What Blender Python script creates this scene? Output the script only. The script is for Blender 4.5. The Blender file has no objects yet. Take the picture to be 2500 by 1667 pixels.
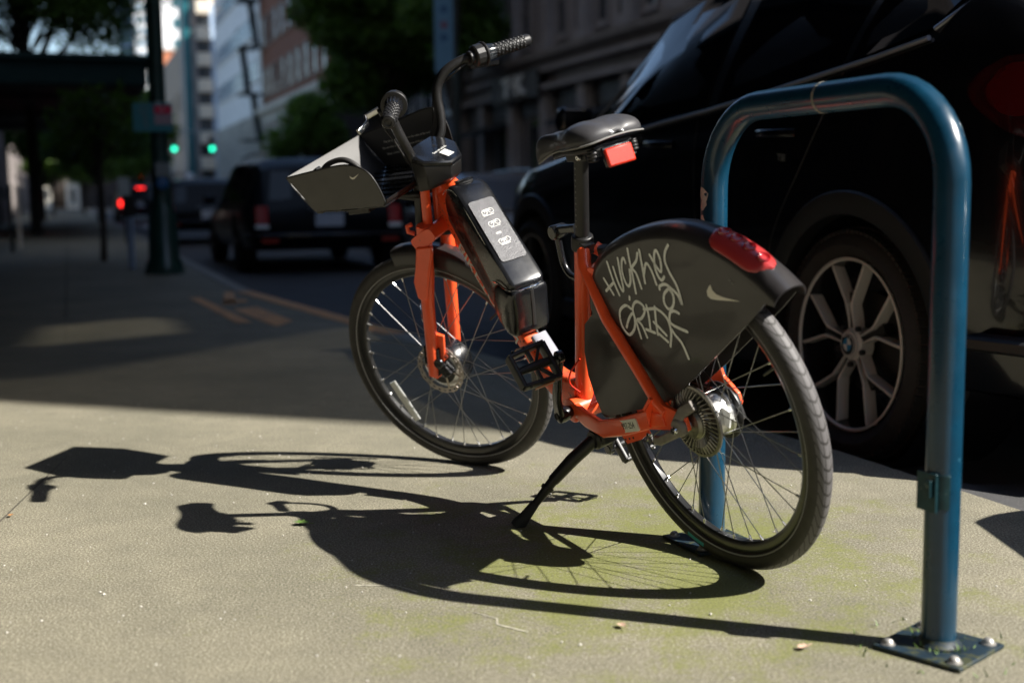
import bpy, math, random
import numpy as np
from mathutils import Vector, Matrix
R = math.radians
scene = bpy.context.scene
COL = scene.collection

# ------------------------------------------------------------------ camera
cam = bpy.data.cameras.new('camera'); camo = bpy.data.objects.new('camera', cam); COL.objects.link(camo)
cr = Vector((0.99993, -0.001388, -0.011644)); cu = Vector((0.011726, 0.118388, 0.992898)); cd = Vector((0, 0.992966, -0.118396))
m = Matrix.Identity(4)
for i in range(3):
    m[i][0] = cr[i]; m[i][1] = cu[i]; m[i][2] = -cd[i]
m[2][3] = 0.8035
camo.matrix_world = m
cam.lens = 43.255; cam.sensor_width = 36; cam.clip_start = 0.05; cam.clip_end = 3000
cam.dof.use_dof = True; cam.dof.focus_distance = 2.92; cam.dof.aperture_fstop = 2.1
scene.camera = camo
# ------------------------------------------------------------------ sky, sun, exposure
sdir = Vector((-0.69392, 0.25134, -0.67476))          # the way the sunlight travels
w = bpy.data.worlds.new('World'); scene.world = w; w.use_nodes = True
nt = w.node_tree
sky = nt.nodes.new('ShaderNodeTexSky'); sky.sky_type = 'NISHITA'; sky.sun_disc = False
sky.ozone_density = 2.5; sky.dust_density = .8; sky.sun_elevation = math.asin(-sdir.z)
sky.sun_rotation = math.atan2(-sdir.x, -sdir.y)
nt.links.new(sky.outputs[0], nt.nodes['Background'].inputs[0])
nt.nodes['Background'].inputs[1].default_value = 0.085
sl = bpy.data.lights.new('sun', 'SUN'); sl.energy = 5.0; sl.angle = R(0.53); sl.color = (1, .95, .87)
so = bpy.data.objects.new('sun', sl); COL.objects.link(so)
so.rotation_euler = sdir.to_track_quat('-Z', 'Y').to_euler()
scene.view_settings.view_transform = 'Standard'; scene.view_settings.look = 'None'
scene.view_settings.gamma = 1; scene.view_settings.exposure = 1.08
scene.render.engine = 'CYCLES'

# ------------------------------------------------------------------ street frame: a along the street, b to the right
SA = Vector((-0.336, 0.942, 0)).normalized(); SB = Vector((SA.y, -SA.x, 0))
STREET = Matrix(((SB.x, SA.x, 0, 0), (SB.y, SA.y, 0, 0), (0, 0, 1, 0), (0, 0, 0, 1)))   # local x = b, local y = a
def S(a, b, z=0): return SA * a + SB * b + Vector((0, 0, z))
ROT = math.atan2(SB.y, SB.x)

# ------------------------------------------------------------------ materials
def pbr(name, col, rough=.5, metal=0, coat=0, spec=.5, emit=None, es=0):
    mt = bpy.data.materials.new(name); mt.use_nodes = True
    b = mt.node_tree.nodes['Principled BSDF']
    b.inputs['Base Color'].default_value = (*col, 1); b.inputs['Roughness'].default_value = rough
    b.inputs['Metallic'].default_value = metal; b.inputs['Coat Weight'].default_value = coat
    b.inputs['Coat Roughness'].default_value = .06
    b.inputs['Specular IOR Level'].default_value = spec
    if emit: b.inputs['Emission Color'].default_value = (*emit, 1); b.inputs['Emission Strength'].default_value = es
    return mt
def N(mt, t, **k):
    n = mt.node_tree.nodes.new(t)
    for a, v in k.items():
        if a in n.inputs: n.inputs[a].default_value = v
        else: setattr(n, a, v)
    return n
def L(mt, a, b): mt.node_tree.links.new(a, b)
def noisy(mt, scale, amt, bump=0, bscale=None, rough=0, detail=5, dist=.02):
    """multiply base colour by noise, add fine bump and roughness variation, object coordinates"""
    b = mt.node_tree.nodes['Principled BSDF']; tc = N(mt, 'ShaderNodeTexCoord')
    nz = N(mt, 'ShaderNodeTexNoise', Scale=scale, Detail=detail, Roughness=.65); L(mt, tc.outputs['Object'], nz.inputs['Vector'])
    c = b.inputs['Base Color'].default_value[:]
    mr = N(mt, 'ShaderNodeMapRange'); mr.inputs[1].default_value = .3; mr.inputs[2].default_value = .7
    mr.inputs[3].default_value = 1 - amt; mr.inputs[4].default_value = 1 + amt; L(mt, nz.outputs['Fac'], mr.inputs[0])
    vm = N(mt, 'ShaderNodeVectorMath', operation='SCALE'); vm.inputs[0].default_value = c[:3]; L(mt, mr.outputs[0], vm.inputs['Scale'])
    L(mt, vm.outputs[0], b.inputs['Base Color'])
    if rough:
        r0 = b.inputs['Roughness'].default_value; m2 = N(mt, 'ShaderNodeMapRange'); m2.inputs[3].default_value = r0 - rough; m2.inputs[4].default_value = r0 + rough
        n2 = N(mt, 'ShaderNodeTexNoise', Scale=scale * 3, Detail=4.); L(mt, tc.outputs['Object'], n2.inputs['Vector']); L(mt, n2.outputs['Fac'], m2.inputs[0]); L(mt, m2.outputs[0], b.inputs['Roughness'])
    if bump:
        n3 = N(mt, 'ShaderNodeTexNoise', Scale=bscale or scale * 4, Detail=3.); L(mt, tc.outputs['Object'], n3.inputs['Vector'])
        bp = N(mt, 'ShaderNodeBump', Strength=bump, Distance=dist); L(mt, n3.outputs['Fac'], bp.inputs['Height']); L(mt, bp.outputs[0], b.inputs['Normal'])
    return mt
def scuffed(mt, col2, scale=60, thr=.66, sharp=.03):
    """small marks of another colour with their own shape"""
    b = mt.node_tree.nodes['Principled BSDF']; tc = N(mt, 'ShaderNodeTexCoord')
    nz = N(mt, 'ShaderNodeTexNoise', Scale=scale, Detail=6., Roughness=.7); L(mt, tc.outputs['Object'], nz.inputs['Vector'])
    mr = N(mt, 'ShaderNodeMapRange'); mr.inputs[1].default_value = thr; mr.inputs[2].default_value = thr + sharp; L(mt, nz.outputs['Fac'], mr.inputs[0])
    mx = N(mt, 'ShaderNodeMix', data_type='RGBA'); mx.inputs[7].default_value = (*col2, 1)
    ln = b.inputs['Base Color'].links
    if ln: L(mt, ln[0].from_socket, mx.inputs[6])
    else: mx.inputs[6].default_value = b.inputs['Base Color'].default_value
    L(mt, mr.outputs[0], mx.inputs[0]); L(mt, mx.outputs[2], b.inputs['Base Color'])
    return mt
M = {}
M['orange'] = scuffed(noisy(pbr('orange paint', (.98, .112, .030), .34, coat=.35), 9, .08, rough=.06), (.16, .04, .02), 70, .665)
M['orange_dirty'] = scuffed(noisy(pbr('muddy orange paint', (.96, .115, .032), .4, coat=.3), 12, .12, rough=.08), (.03, .015, .012), 110, .575, .03)
M['plastic'] = scuffed(noisy(pbr('matte black plastic', (.012, .0115, .011), .42), 14, .25, bump=.15, bscale=900, rough=.08, dist=.001), (.25, .25, .25), 90, .76, .02)
M['fender'] = noisy(pbr('charcoal fender plastic', (.027, .0245, .0255), .36, coat=.3), 10, .22, bump=.1, bscale=700, rough=.08, dist=.001)
M['gloss'] = noisy(pbr('gloss black plastic', (.007, .0075, .009), .26, coat=.3), 12, .3, rough=.07)
M['metal_black'] = scuffed(noisy(pbr('black coated metal', (.011, .0105, .0105), .42), 30, .2, rough=.08), (.4, .4, .4), 120, .74, .02)
M['vinyl'] = noisy(pbr('black saddle vinyl', (.045, .044, .048), .5, coat=.25), 20, .15, bump=.12, bscale=600, rough=.05, dist=.001)
M['rubber'] = noisy(pbr('tyre rubber', (.022, .021, .020), .6), 30, .3, bump=.2, bscale=500, dist=.002)
M['silver'] = pbr('satin aluminium', (.62, .62, .62), .28, 1)
M['chrome'] = pbr('polished steel', (.8, .8, .8), .1, 1)
M['brake'] = noisy(pbr('cast brake disc', (.27, .26, .24), .36, 1), 30, .2, rough=.1)
M['rotor'] = noisy(pbr('steel rotor', (.45, .40, .36), .35, 1), 30, .2)
M['spoke'] = pbr('dark steel spoke', (.30, .30, .30), .28, 1)
M['nipple'] = pbr('nipple brass plated', (.8, .8, .8), .25, 1)
M['rim'] = pbr('black anodised rim', (.022, .022, .022), .28, coat=.3)
M['rimline'] = pbr('reflective line', (.30, .30, .30), .4)
M['white'] = noisy(pbr('white print', (.72, .72, .69), .5), 40, .12)
M['marker'] = scuffed(noisy(pbr('white paint marker', (.90, .91, .89), .45), 60, .1), (.16, .16, .15), 190, .60, .06)
M['greyprint'] = pbr('grey print', (.22, .22, .21), .5)
M['bone'] = pbr('bone print', (.80, .77, .68), .5)
M['platewhite'] = pbr('plate white', (.78, .78, .74), .4)
M['griprubber'] = pbr('grip rubber', (.009, .009, .010), .46)
M['basketp'] = scuffed(noisy(pbr('basket plastic', (.013, .0125, .0115), .48, spec=.8, coat=.4), 9, .25, bump=.2, bscale=500, rough=.1, dist=.001), (.2, .2, .2), 70, .72, .03)
M['basketp'].node_tree.nodes['Principled BSDF'].inputs['Coat Roughness'].default_value = .38
M['coverp'] = pbr('pale grey cover', (.22, .22, .26), .5)
M['ink'] = pbr('black ink', (.015, .015, .015), .5)
M['red'] = noisy(pbr('red reflector', (.58, .026, .008), .35, coat=.2), 200, .35)
M['redlens'] = pbr('red lamp lens', (.36, .012, .016), .12, coat=1)
M['redpale'] = pbr('pale red lens', (.42, .035, .035), .3, coat=.5)  # lamp housing red, paler than the round lenses
M['reddark'] = pbr('dark red lens', (.028, .0015, .0015), .1, coat=1)
M['reflwhite'] = noisy(pbr('white reflector', (.78, .80, .78), .3), 300, .15)
M['amber'] = pbr('amber reflector', (.35, .09, .01), .3)
M['teal'] = pbr('teal print', (.03, .28, .36), .5)
M['carpaint'] = pbr('black car paint', (.003, .003, .004), .16, coat=.6, spec=.35)
M['carpaint'].node_tree.nodes['Principled BSDF'].inputs['Coat Roughness'].default_value = .02
M['cartrim'] = pbr('dark car trim', (.012, .012, .014), .25, coat=.4)
M['carglass'] = pbr('tinted car glass', (.002, .002, .003), .02, spec=.28)
M['carcladding'] = noisy(pbr('wheel arch plastic', (.012, .012, .013), .5), 40, .2)
M['cartyre'] = noisy(pbr('car tyre rubber', (.024, .020, .018), .8), 30, .3)
M['alloy'] = pbr('machined alloy', (.60, .57, .54), .38, .0)
M['alloydark'] = pbr('dark alloy', (.016, .0145, .0135), .4, .0)
M['navyc'] = pbr('dark navy car paint', (.003, .004, .006), .4, coat=.12, spec=.12)
M['plate'] = pbr('licence plate', (.42, .45, .50), .4)
M['bluebadge'] = pbr('blue enamel', (.02, .22, .45), .3)

def mat_blue():
    mt = noisy(pbr('blue pipe paint', (.003, .038, .075), .30, coat=.3), 12, .2, rough=.1)
    scuffed(mt, (.06, .22, .32), 45, .68, .05); scuffed(mt, (.55, .5, .42), 22, .71, .01); return mt
M['blue'] = mat_blue()
M['bluegrime'] = scuffed(noisy(pbr('grimy blue steel', (.004, .018, .032), .6), 20, .3), (.05, .055, .022), 40, .5, .1)

def mat_concrete():
    mt = pbr('sidewalk concrete', (.3, .29, .24), .85); b = mt.node_tree.nodes['Principled BSDF']
    tc = N(mt, 'ShaderNodeTexCoord'); O = tc.outputs['Object']
    def noise(s, d=4., r=.6):
        n = N(mt, 'ShaderNodeTexNoise', Scale=s, Detail=d, Roughness=r); L(mt, O, n.inputs['Vector']); return n.outputs['Fac']
    def ramp(src, pts):
        r = N(mt, 'ShaderNodeValToRGB'); e = r.color_ramp.elements
        e[0].position, e[0].color = pts[0][0], (*pts[0][1], 1); e[1].position, e[1].color = pts[-1][0], (*pts[-1][1], 1)
        for p, c in pts[1:-1]: q = e.new(p); q.color = (*c, 1)
        L(mt, src, r.inputs[0]); return r.outputs[0]
    def mix(f, a, c, mode='MIX'):
        x = N(mt, 'ShaderNodeMix', data_type='RGBA', blend_type=mode)
        for i, v in ((0, f), (6, a), (7, c)):
            if isinstance(v, (int, float)): x.inputs[i].default_value = v
            elif isinstance(v, tuple): x.inputs[i].default_value = (*v, 1)
            else: L(mt, v, x.inputs[i])
        return x.outputs[2]
    grain = ramp(noise(200, 3., .9), [(.36, (.06, .056, .038)), (.46, (.165, .154, .112)), (.55, (.245, .228, .172)), (.68, (.60, .57, .48))])
    big = ramp(noise(1.3, 6.), [(.3, (.72, .73, .70)), (.7, (1.12, 1.10, 1.06))])
    c = mix(1., grain, big, 'MULTIPLY')
    mid = ramp(noise(11, 5., .7), [(.35, (.80, .80, .80)), (.65, (1.12, 1.12, 1.10))])
    c = mix(.5, c, mid, 'MULTIPLY')
    # moss: grows where the rack stands; shape of its own
    sub = N(mt, 'ShaderNodeVectorMath', operation='SUBTRACT'); L(mt, O, sub.inputs[0]); sub.inputs[1].default_value = (.30, 2.66, 0)
    sc = N(mt, 'ShaderNodeVectorMath', operation='MULTIPLY'); L(mt, sub.outputs[0], sc.inputs[0]); sc.inputs[1].default_value = (.95, .80, 1)
    ln = N(mt, 'ShaderNodeVectorMath', operation='LENGTH'); L(mt, sc.outputs[0], ln.inputs[0])
    fo = N(mt, 'ShaderNodeMapRange'); L(mt, ln.outputs['Value'], fo.inputs[0]); fo.inputs[1].default_value = .12; fo.inputs[2].default_value = .95; fo.inputs[3].default_value = .165; fo.inputs[4].default_value = -.18
    fi = N(mt, 'ShaderNodeMath', operation='MULTIPLY_ADD'); L(mt, noise(95, 4., .8), fi.inputs[0]); fi.inputs[1].default_value = .55; fi.inputs[2].default_value = -.275
    a0_ = N(mt, 'ShaderNodeMath', operation='ADD'); L(mt, noise(6, 8., .75), a0_.inputs[0]); L(mt, fi.outputs[0], a0_.inputs[1])
    ad = N(mt, 'ShaderNodeMath', operation='ADD'); L(mt, a0_.outputs[0], ad.inputs[0]); L(mt, fo.outputs[0], ad.inputs[1])
    ms = N(mt, 'ShaderNodeMapRange'); L(mt, ad.outputs[0], ms.inputs[0]); ms.inputs[1].default_value = .47; ms.inputs[2].default_value = .66; ms.inputs[4].default_value = .75
    mossc = mix(.75, (.15, .165, .032), ramp(noise(180, 2.), [(.3, (.5, .5, .5)), (.7, (1.5, 1.5, 1.3))]), 'MULTIPLY')
    c = mix(ms.outputs[0], c, mossc)
    # pale lime stains
    st = N(mt, 'ShaderNodeMapRange'); L(mt, noise(5.2, 8., .8), st.inputs[0]); st.inputs[1].default_value = .70; st.inputs[2].default_value = .76; st.inputs[4].default_value = .35
    c = mix(st.outputs[0], c, (.55, .54, .50))
    dk = N(mt, 'ShaderNodeMapRange'); L(mt, noise(3.1, 6., .7), dk.inputs[0]); dk.inputs[1].default_value = .34; dk.inputs[2].default_value = .22; dk.inputs[4].default_value = .5
    c = mix(dk.outputs[0], c, (.10, .095, .08))
    L(mt, c, b.inputs['Base Color'])
    bp = N(mt, 'ShaderNodeBump', Strength=.5, Distance=.003); L(mt, noise(300, 4., .8), bp.inputs['Height'])
    L(mt, bp.outputs[0], b.inputs['Normal'])
    return mt
M['concrete'] = mat_concrete()
M['asphalt'] = scuffed(noisy(pbr('asphalt', (.05, .05, .052), .85), 3, .25, bump=.8, bscale=160, dist=.004), (.22, .21, .2), 190, .6, .06)
M['kerb'] = noisy(pbr('kerb concrete', (.25, .24, .21), .85), 9, .25, bump=.4, bscale=120)
M['yellowpaint'] = scuffed(noisy(pbr('worn ochre road paint', (.62, .29, .09), .7), 8, .25), (.14, .12, .10), 14, .55, .12)
M['darkline'] = pbr('thin brown line', (.11, .10, .08), .9)
M['joint'] = pbr('joint dirt', (.03, .028, .022), .95)

# ------------------------------------------------------------------ mesh helpers
class MB:
    def __init__(s): s.v = []; s.f = []; s.uv = None
    def add(s, vs, fs):
        k = len(s.v); s.v += [tuple(map(float, x)) for x in vs]; s.f += [tuple(i + k for i in f) for f in fs]; return s
    def box(s, c, d, rot=None):
        vs = [Vector((sx * d[0] / 2, sy * d[1] / 2, sz * d[2] / 2)) for sx in (-1, 1) for sy in (-1, 1) for sz in (-1, 1)]
        if rot is not None: vs = [rot @ v for v in vs]
        return s.add([v + Vector(c) for v in vs], [(0, 1, 3, 2), (4, 6, 7, 5), (0, 4, 5, 1), (2, 3, 7, 6), (0, 2, 6, 4), (1, 5, 7, 3)])
    def ring_loft(s, rings, closed=True, cap=True, loop=False):
        n = len(rings[0]); k = []
        for i in range(len(rings) - (0 if loop else 1)):
            a = i * n; b = ((i + 1) % len(rings)) * n
            for j in range(n if closed else n - 1):
                j2 = (j + 1) % n; k.append((a + j, a + j2, b + j2, b + j))
        if cap and not loop:
            k.append(tuple(range(n))[::-1]); k.append(tuple((len(rings) - 1) * n + j for j in range(n)))
        return s.add([p for r in rings for p in r], k)
    def tube(s, pts, r, n=12, cap=True, loop=False, flat=1.0, up0=None):
        P = [Vector(p) for p in pts]; m_ = len(P)
        rs = [r] * m_ if isinstance(r, (int, float)) else list(r)
        T = []
        for i in range(m_):
            if loop: t = P[(i + 1) % m_] - P[i - 1]
            else: t = P[min(i + 1, m_ - 1)] - P[max(i - 1, 0)]
            T.append(t.normalized())
        u = Vector(up0) if up0 else (Vector((0, 0, 1)) if abs(T[0].z) < .9 else Vector((1, 0, 0)))
        u = (u - T[0] * u.dot(T[0])).normalized(); rings = []
        for i in range(m_):
            u = (u - T[i] * u.dot(T[i])).normalized(); v = T[i].cross(u)
            rings.append([P[i] + (u * math.cos(2 * math.pi * j / n) + v * math.sin(2 * math.pi * j / n) * flat) * rs[i] for j in range(n)])
        return s.ring_loft(rings, cap=cap, loop=loop)
    def rtube(s, pts, w, h, side, rr=.35, n=12):
        """rectangular rounded tube; side = vector giving width direction"""
        P = [Vector(p) for p in pts]; rings = []
        ws = [w] * len(P) if isinstance(w, (int, float)) else w; hs = [h] * len(P) if isinstance(h, (int, float)) else h
        for i, p in enumerate(P):
            t = (P[min(i + 1, len(P) - 1)] - P[max(i - 1, 0)]).normalized(); sd = (Vector(side) - t * Vector(side).dot(t)).normalized(); nn = t.cross(sd)
            ring = []
            for j in range(16):
                a = 2 * math.pi * (j + .5) / 16; c, q = math.cos(a), math.sin(a); e = rr * 1.3
                x = math.copysign(abs(c) ** e, c); y = math.copysign(abs(q) ** e, q)
                ring.append(p + sd * x * ws[i] / 2 + nn * y * hs[i] / 2)
            rings.append(ring)
        return s.ring_loft(rings)
    def prism(s, poly, y0, y1, f=None):
        """poly in (x,z) extruded along y"""
        n = len(poly); vs = [(x, y0, z) for x, z in poly] + [(x, y1, z) for x, z in poly]
        if f: vs = [f(v) for v in vs]
        return s.add(vs, [tuple(range(n)), tuple(range(2 * n - 1, n - 1, -1))] + [(i, i + n, (i + 1) % n + n, (i + 1) % n) for i in range(n)])
    def lathe(s, prof, o, ax, n=32, cap=True):
        """prof = [(radius, along)]"""
        ax = Vector(ax).normalized(); u = ax.orthogonal().normalized(); v = ax.cross(u); o = Vector(o)
        return s.ring_loft([[o + ax * h + (u * math.cos(2 * math.pi * j / n) + v * math.sin(2 * math.pi * j / n)) * r for j in range(n)] for r, h in prof], cap=cap)
    def xf(s, f): s.v = [tuple(f(Vector(v))) for v in s.v]; return s
    def mesh(s, name, mat, smooth=40):
        me = bpy.data.meshes.new(name); me.from_pydata(s.v, [], s.f); me.validate(); me.update()
        import bmesh
        bm = bmesh.new(); bm.from_mesh(me); bmesh.ops.recalc_face_normals(bm, faces=bm.faces); bm.to_mesh(me); bm.free()
        if smooth:
            me.polygons.foreach_set('use_smooth', [True] * len(me.polygons)); me.set_sharp_from_angle(angle=R(smooth))
        if mat: me.materials.append(M[mat] if isinstance(mat, str) else mat)
        return me
    def build(s, name, mat, parent=None, smooth=40, bevel=0, label=None):
        o = bpy.data.objects.new(name, s.mesh(name, mat, smooth)); COL.objects.link(o)
        if parent: o.parent = parent
        if bevel:
            b = o.modifiers.new('bevel', 'BEVEL'); b.width = bevel; b.segments = 2; b.limit_method = 'ANGLE'; b.angle_limit = R(35)
        if label: o['label'] = label
        return o
def empty(name, mat4, label, cat, group=None):
    o = bpy.data.objects.new(name, None); COL.objects.link(o); o.matrix_world = mat4; o.empty_display_size = .1
    o['label'] = label; o['category'] = cat
    if group: o['group'] = group
    return o
def tag(o, label, cat, group=None, kind=None):
    if label: o['label'] = label
    if cat: o['category'] = cat
    if group: o['group'] = group
    if kind: o['kind'] = kind
    return o
def at(a, b, z=0, turn=0): return Matrix.Translation(S(a, b, z)) @ Matrix.Rotation(ROT + turn, 4, 'Z')   # local x=+b, y=+a
def copy_tree(o, parent=None):
    c = o.copy(); COL.objects.link(c)
    if parent: c.parent = parent
    for ch in list(o.children): copy_tree(ch, c)
    return c
def curve(P, n=6, closed=False):
    """Catmull-Rom through points"""
    P = [np.array(p, float) for p in P]; out = []
    m_ = len(P)
    for i in range(m_ if closed else m_ - 1):
        if closed: p0, p1, p2, p3 = P[i - 1], P[i], P[(i + 1) % m_], P[(i + 2) % m_]
        else: p0, p1, p2, p3 = P[max(i - 1, 0)], P[i], P[i + 1], P[min(i + 2, m_ - 1)]
        for k in range(n):
            t = k / n; out.append(.5 * ((2 * p1) + (-p0 + p2) * t + (2 * p0 - 5 * p1 + 4 * p2 - p3) * t * t + (-p0 + 3 * p1 - 3 * p2 + p3) * t ** 3))
    if not closed: out.append(P[-1])
    return [tuple(map(float, q)) for q in out]
_tc = {}
def text(s, size, f, thick=.0006, bold=0.0):
    """letters as thin raised geometry; f maps (u, v, h) to 3-D; centred; returns MB"""
    cu_ = bpy.data.curves.new('t', 'FONT'); cu_.body = s; cu_.size = size; cu_.align_x = 'CENTER'; cu_.align_y = 'CENTER'; cu_.extrude = thick / 2; cu_.resolution_u = 3; cu_.offset = bold
    o = bpy.data.objects.new('t', cu_); COL.objects.link(o); dg = bpy.context.evaluated_depsgraph_get(); me = bpy.data.meshes.new_from_object(o.evaluated_get(dg))
    mb = MB(); mb.add([f(v.co.x, v.co.y, v.co.z + thick / 2) for v in me.vertices], [tuple(p.vertices) for p in me.polygons])
    bpy.data.objects.remove(o); bpy.data.curves.remove(cu_); bpy.data.meshes.remove(me)
    return mb
def strokes(lines, wd, f, thick=.0008):
    """marker strokes as flat ribbons; lines in 2-D; f maps (u, v, h)"""
    mb = MB()
    for k, ln in enumerate(lines):
        P = [np.array(p, float) for p in ln]; n = len(P); h = thick * (1 + .12 * (k % 4)); vs = []
        for i in range(n):
            t = P[min(i + 1, n - 1)] - P[max(i - 1, 0)]; t /= (np.linalg.norm(t) + 1e-9); q = np.array((-t[1], t[0])) * wd / 2
            vs += [f(*(P[i] + q), h), f(*(P[i] - q), h)]
        mb.add(vs, [(2 * i, 2 * i + 1, 2 * i + 3, 2 * i + 2) for i in range(n - 1)])
        for e in (P[0], P[-1]):
            mb.add([f(e[0] + math.cos(a) * wd / 2, e[1] + math.sin(a) * wd / 2, h * 1.05) for a in np.linspace(0, 2 * math.pi, 10)[:-1]], [tuple(range(9))])
    return mb
rnd = random.Random(5)


# ------------------------------------------------------------------ the setting: road sheet, sidewalk slabs, kerb
def struct(mb, name, mat, parent=None, **k):
    o = mb.build(name, mat, parent, **k)
    if not parent: o['kind'] = 'structure'
    return o
ROAD = -.09
struct(MB().add([(-900, -900, ROAD), (900, -900, ROAD), (900, 1500, ROAD), (-900, 1500, ROAD)], [(0, 1, 2, 3)]), 'road', 'asphalt', smooth=0)
def kerbline(a): return 2.22 if a < 3.2 else (2.22 - (a - 3.2) * (.75 / 7.6) if a < 10.8 else 1.47)
A_ = [-40, -12, -4, 0, 1.5, 3.2, 7, 10.8, 25, 60, 200]
sw_ = MB()
rings = [[S(a, -3.2, -.3), S(a, kerbline(a) - .14, -.3), S(a, kerbline(a) - .14, -.014), S(a, -3.2, -.014)] for a in A_]
sidewalk = struct(sw_.ring_loft(rings), 'sidewalk', 'joint')
# slabs: the long joint runs at b = -0.13 close by, cross joints farther out
def slab(a0, a1, b0, b1, mat='concrete', top=0):
    g = .004 if a0 > 7 else .0005
    def e(b, a): return b(a) if callable(b) else b
    P = [(a, e(b0, a) + g, e(b1, a) - g) for a in [a0 + g] + [x for x in (3.2, 10.8) if a0 < x < a1] + [a1 - g]]
    zb_ = -.25 if a0 < 0 else -.05
    mb = MB().ring_loft([[S(a, l, zb_), S(a, r, zb_), S(a, r, top), S(a, l, top)] for a, l, r in P])
    o = mb.build('slab', mat, sidewalk, bevel=.003 if a0 > 7 else 0); return o
kb = lambda a: kerbline(a) - .15
joint = lambda a: -.13 + (a - 3.6) * .03 if a < 6 else -.06
for a0, a1 in ((-12, -4), (-4, 6.2), (6.2, 8.9), (8.9, 12.0), (12.0, 13.2), (13.2, 16), (16, 20), (20, 26), (26, 34), (34, 50), (50, 90)):
    if a0 < 6: slab(a0, a1, -1.62, kerbline)
    else: slab(a0, a1, -1.62, joint); slab(a0, a1, joint, kb)
    if a0 >= 12: slab(a0, a1, -3.15, -1.62)
# where the kerb drops: asphalt apron ramping down to the road behind the black car
struct(MB().ring_loft([[S(a, 2.222, -.30), S(a, 3.0, -.30), S(a, 3.0, ROAD + .003), S(a, 2.45, -.05), S(a, 2.222, -.0015)] for a in (-4, 2.3, 2.85)]), 'apron', 'asphalt', bevel=.002)
# kerb stones, the stretch by the crossing painted ochre
ks = [(-30, -12), (-12, -4), (-4, 0), (0, 3.2), (3.2, 6.2), (6.2, 7.0), (7.0, 8.4), (8.4, 10.8), (10.8, 14), (14, 18), (18, 25), (25, 60), (60, 150)]
for a0, a1 in ks[4:]:
    mb = MB().ring_loft([[S(a, kerbline(a) - .145, -.25), S(a, kerbline(a), -.25), S(a, kerbline(a), -.012), S(a, kerbline(a) - .012, .002), S(a, kerbline(a) - .145, .002)] for a in (a0 + .004, a1 - .004)])
    mb.build('kerb_stone', 'yellowpaint' if a0 in (7.0, 8.4) else ('concrete' if a0 < 6 else 'kerb'), sidewalk, bevel=.004)
def mark(poly, name='painted_marking', mat='yellowpaint', z=.004, parent=sidewalk):
    return MB().add([S(a, b, z) for a, b in poly], [tuple(range(len(poly)))]).build(name, mat, parent, smooth=0)
mark([(4.05, -.045), (4.05, -.048), (3.93, -.068), (3.29, -.201), (2.7, -.32), (2.7, -.325), (3.29, -.206), (3.93, -.072)], 'dark_line', 'darkline', .0015)  # thin brown line laid slanting on the near slab
mark([(10.3, .88), (10.3, .97), (8.03, 1.08), (8.03, .98)])
mark([(10.75, 1.22), (10.75, 1.30), (9.45, 1.16), (9.50, 1.06)])
mark([(9.05, 1.08), (9.16, 1.27), (8.0, 1.34), (7.68, 1.18)])
mark([(9.9, 1.10), (9.9, 1.28), (9.62, 1.27), (9.6, 1.09)])
def stain(pts, w_):
    P = [Vector(S(a, b, .0012)) for a, b in pts]; mb = MB(); vs = []
    for i, p in enumerate(P):
        t = (P[min(i + 1, len(P) - 1)] - P[max(i - 1, 0)]).normalized(); q = Vector((-t.y, t.x, 0)) * w_ * rnd.uniform(.3, 1); vs += [p + q, p - q]
    mb.add(vs, [(2 * i, 2 * i + 1, 2 * i + 3, 2 * i + 2) for i in range(len(P) - 1)]); return mb.build('lime_stain', 'limes', sidewalk, smooth=0)
M['limes'] = noisy(pbr('dried lime trace', (.36, .34, .27), .9), 60, .5)
stain([(1.62, .80), (1.58, .795), (1.55, .77), (1.52, .775), (1.49, .765), (1.46, .75)], .0035)
stain([(2.20, .70), (2.15, .73), (2.12, .72), (2.06, .76)], .003); stain([(2.45, .52), (2.42, .60), (2.36, .63)], .004); stain([(1.75, 1.62), (1.70, 1.60), (1.66, 1.63)], .003)
# far road surface markings: crossing bars beyond the parked cars
cw = []
for i in range(5):
    o = MB().add([S(40 + 0, 2.3 + i * 1.5, ROAD + .004), S(40, 3.0 + i * 1.5, ROAD + .004), S(43, 3.0 + i * 1.5, ROAD + .004), S(43, 2.3 + i * 1.5, ROAD + .004)], [(0, 1, 2, 3)]).build('crossing_bar', 'white', smooth=0)
    tag(o, None, None, kind='structure')

# ------------------------------------------------------------------ small things on the ground
def leaf(name, a, b, size, mat, rot, label, curl=.25):
    out = [(0, -.5), (.10, -.42), (.34, -.36), (.20, -.18), (.42, .02), (.22, .08), (.26, .34), (.08, .26), (0, .5), (-.08, .26), (-.26, .34), (-.22, .08), (-.42, .02), (-.20, -.18), (-.34, -.36), (-.10, -.42)]
    mb = MB(); c = math.cos(rot); s_ = math.sin(rot)
    P = [S(a, b) + Vector(((x * c - y * s_) * size, (x * s_ + y * c) * size, .006 + abs(x) * size * curl + y * y * size * .15)) for x, y in out]
    mb.add(P + [S(a, b, .005)], [(i, (i + 1) % 16, 16) for i in range(16)])
    mb.tube([P[0], P[0] + (P[0] - P[8]) * .35], .0008, 5)
    return tag(mb.build(name, mat, smooth=0), label, 'leaf')
M['leafg'] = pbr('green leaf', (.10, .17, .04), .5); M['leafb'] = pbr('dry leaf', (.35, .17, .06), .6); M['leafp'] = pbr('pale petal', (.5, .34, .25), .7)
leaf('fallen_leaf', 2.97, .50, .045, 'leafg', 1.2, 'green fallen leaf lying in the bicycle shadow by the kickstand')
leaf('fallen_leaf', 2.02, .93, .024, 'leafp', .4, 'small pink brown petal on the mossy concrete in front of the near rack foot')
leaf('fallen_leaf', 1.80, 1.18, .026, 'leafp', 2.1, 'pale curled petal lying between the rack shadow and the near rack foot')
leaf('fallen_leaf', 1.56, 1.25, .022, 'leafb', 2.9, 'orange brown leaf scrap at the front edge of the near rack base plate')
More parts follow.
